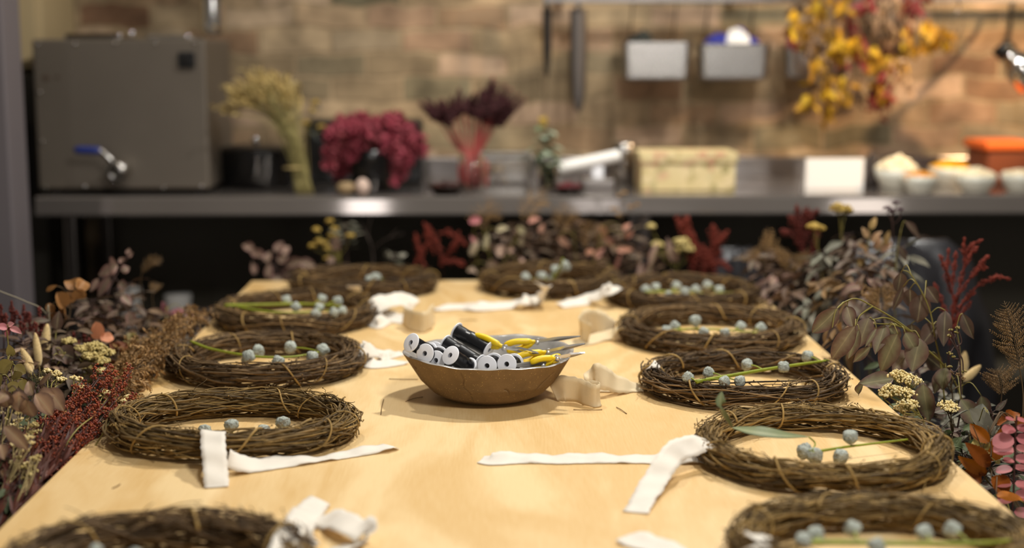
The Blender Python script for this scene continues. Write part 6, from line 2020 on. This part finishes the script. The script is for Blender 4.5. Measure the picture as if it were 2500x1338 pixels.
t, xb_ = counter_bunch('amaranth_bunch', 1152, 4.27, 'burgundy amaranth bunch with red stems fanning out in a glass')
mb, ms, mg = MB(), MB(), MB()
rg = np.random.default_rng(34)
AMA = M('burgundy_plume', [(52, 18, 20), (66, 24, 26), (40, 14, 16)], .85, 0, .2, 100)
mg.lathe([(0, .002), (.036, .002), (.038, .006), (.040, .105), (.0385, .105), (.036, .01), (0, .008)], (xb_, 4.27, CT_Z), 36)
gl = M('clear_glass', [(235, 240, 240)], .02)
gl.node_tree.nodes['Principled BSDF'].inputs['Transmission Weight'].default_value = 1
gl.node_tree.nodes['Principled BSDF'].inputs['IOR'].default_value = 1.3
mg.build('glass', gl, t)
for (bx_, by, tx, ty, wd) in ((1062, 285, 1022, 250, 12), (1075, 280, 1040, 242, 12), (1085, 290, 1068, 245, 12), (1095, 292, 1080, 240, 12), (1105, 280, 1100, 235, 11), (1118, 270, 1122, 215, 12), (1090, 275, 1105, 262, 12), (1150, 270, 1160, 225, 12), (1165, 275, 1178, 215, 14), (1175, 270, 1205, 185, 15), (1185, 280, 1215, 200, 15), (1195, 285, 1235, 205, 15), (1205, 290, 1250, 215, 14), (1215, 290, 1268, 228, 14), (1222, 295, 1284, 240, 12), (1200, 270, 1225, 230, 16), (1190, 260, 1200, 215, 15), (1210, 275, 1250, 245, 15), (1135, 265, 1142, 232, 10)):
    Y = 4.27 + rg.normal(0, .025)
    a, b2 = A(ony(bx_, by, Y)), A(ony(tx, ty, Y + rg.normal(0, .02)))
    foot = np.array([xb_ + rg.normal(0, .014), 4.27 + rg.normal(0, .012), CT_Z + .012])
    mid = A(ony(1150 + (bx_ - 1150) * .35, 365, 4.27))
    P = spline([foot, foot + [0, 0, .07], mid, a, b2], 30)
    ms.tube(P, np.linspace(.0042, .002, 30), 6)
    W = px2m(wd * 1.25, a)
    N = 520
    f = rg.random(N)
    C = a + (b2 - a) * (f * 1.05 - .12)[:, None]
    v = rg.normal(0, 1, (N, 3))
    v /= np.linalg.norm(v, axis=1)[:, None]
    mb.beads(C + v * (W * (1 - f * .75) * rg.uniform(.2, 1, N))[:, None], .0042 * (1 - .4 * f), 1)
ms.build('stems', M('rosy_stem', [(148, 62, 56), (128, 50, 44), (160, 80, 74)], .6, 0, .15, 40), t)
mb.build('plumes', AMA, t)

t = leafy('small twig of orange buds on the counter right of the burgundy bunch', [(1205, 395, 4.2), (1215, 425, 4.2), (1222, 460, 4.2)], 9, .035, .012, M('amber_leaf', [(150, 116, 66), (118, 92, 54), (92, 76, 50)], .65), None, frac=.8, name='amber_twig', cat='flowers', foot='counter', pair=True)
t, xb_ = counter_bunch('sage_sprig_glass', 1338, 4.24, 'green sage sprig with a yellow tip in a glass left of the white roll')
MB().lathe([(0, .002), (.028, .002), (.030, .006), (.031, .075), (.0295, .075), (.028, .01), (0, .008)], (xb_, 4.24, CT_Z), 32).build('glass', gl, t)
rg = np.random.default_rng(36)
P = spline([(xb_, 4.24, CT_Z + .012), (xb_ - .004, 4.24, CT_Z + .09), ony(1333, 360, 4.24), ony(1328, 300, 4.24)], 40)
MB().tube(P, np.linspace(.003, .0015, 40), 6).build('stem', STEMO, t)
mb = MB()
for k in range(44):
    c = P[int(10 + 29 * k / 44)]
    an = k * 2.4
    d = unit([math.cos(an), math.sin(an), rg.uniform(-.2, .6)])
    mb.leaf(c, d, [0, 0, 1], rg.uniform(.055, .095) * (1.1 - k / 70), .032, 'ovate', curl=rg.uniform(.1, 1), nl=6, nw=5)
mb.build('foliage', M('sage_leaf', [(112, 124, 92), (90, 106, 76), (156, 164, 142), (132, 142, 114)], .6, 0, .12, 40), t)
MB().beads([A(ony(1327 + rg.normal(0, 4), 295 + rg.normal(0, 5), 4.24 + rg.normal(0, .006))) for _ in range(40)], .005, 1).build('flower_tip', GOLD, t)

# ================================================================ hanging autumn bunch
HYY = 4.40
q = ony(2075, 0, HYY)
t = empty('hanging_autumn_bunch', (q.x, HYY, q.z), 'big bunch of yellow and red autumn leaves hanging before the wall rail', 'flowers')
rg = np.random.default_rng(40)
top = A(ony(2090, -190, HYY))
ms, my, mr, mt, mp, mgz = MB(), MB(), MB(), MB(), MB(), MB()
ends = [(1945, 60, 0), (1960, 110, 0), (1935, 95, 1), (1990, 40, 0), (1975, 75, 0), (2010, 20, 0), (2030, 100, 0), (2040, 130, 0), (2000, 155, 0), (2015, 230, 0), (1998, 195, 0), (2025, 275, 0), (2020, 290, 0), (1972, 255, 0), (2062, 235, 0), (2090, 110, 1), (2075, 60, 1), (2065, 75, 1), (2090, 115, 0), (2075, 165, 3), (2020, 150, 3), (2060, 175, 2), (2070, 140, 3), (2125, 165, 4), (2140, 178, 4), (2135, 150, 4), (2165, 165, 4), (2150, 225, 0), (2140, 235, 4), (2170, 215, 1), (2160, 270, 1), (2130, 250, 1), (2180, 190, 3), (2215, 220, 3), (2190, 130, 5), (2210, 115, 0), (2240, 120, 0), (2285, 100, 0), (2315, 105, 0), (2265, 85, 0), (2205, 75, 1), (2230, 30, 1), (2255, 15, 1), (2150, 35, 3), (2180, 20, 3), (2195, 60, 5), (2165, 90, 5), (2120, 80, 5), (2050, 200, 5), (2085, 215, 3), (2100, 150, 1), (2150, 140, 1), (2200, 165, 0), (1985, 120, 5), (2060, 120, 0), (2110, 50, 5), (2140, 110, 5), (2175, 150, 1), (1990, 215, 5), (2095, 250, 5), (2130, 20, 1), (2060, 15, 0), (1950, 25, 5), (2210, 40, 3)]
bits = {0: my, 1: mr, 2: mp, 3: mt, 4: my, 5: mgz}
for (px, py, kd) in ends:
    Y = HYY + rg.normal(0, .06)
    e = A(ony(px, py, Y))
    tp = top + np.array([rg.normal(0, .02), rg.normal(0, .02), rg.uniform(-.02, .1)])
    mid = tp * .45 + e * .55 + np.array([(e[0] - tp[0]) * .22, 0, .05])
    P = spline([tp, mid, e], 20)
    ms.tube(P, np.linspace(.0022, .0011, 20), 4)
    T = unit(P[-1] - P[-3])
    for k in range(11):
        c = e - T * rg.uniform(0, .045) + rg.normal(0, .010, 3)
        d = unit(T * .7 + rg.normal(0, .6, 3) + [0, 0, -.35])
        L = {0: .040, 1: .036, 2: .022, 3: .022, 4: .026, 5: .038}[kd] * rg.uniform(.75, 1.35)
        bits[kd].leaf(c, d, [rg.normal(0, .6), -1, rg.normal(0, .6)], L, L * (.42 if kd != 4 else .8), 'ovate', curl=rg.uniform(-.2, .8), nl=7, nw=5)
ms.build('stems', STEMB, t)
my.build('yellow_leaves', M('autumn_yellow', [(190, 142, 20), (158, 112, 20), (212, 172, 32), (170, 122, 22), (120, 92, 32)], .6, 0, .15, 40, trans=.25), t)
mr.build('red_leaves', M('autumn_red', [(122, 24, 24), (98, 18, 18), (150, 40, 44)], .6, 0, .15, 40, trans=.2), t)
mp.build('pink_flowers', M('rose_petal', [(190, 84, 90), (176, 72, 84)], .65, 0, .1, 40), t)
mt.build('cream_leaves', M('autumn_cream', [(196, 158, 122), (210, 176, 140), (180, 146, 108)], .65, 0, .1, 40, trans=.2), t)
mgz.build('brown_leaves', M('autumn_brown', [(88, 66, 48), (104, 78, 52), (72, 60, 46)], .65, 0, .1, 40, trans=.1), t)
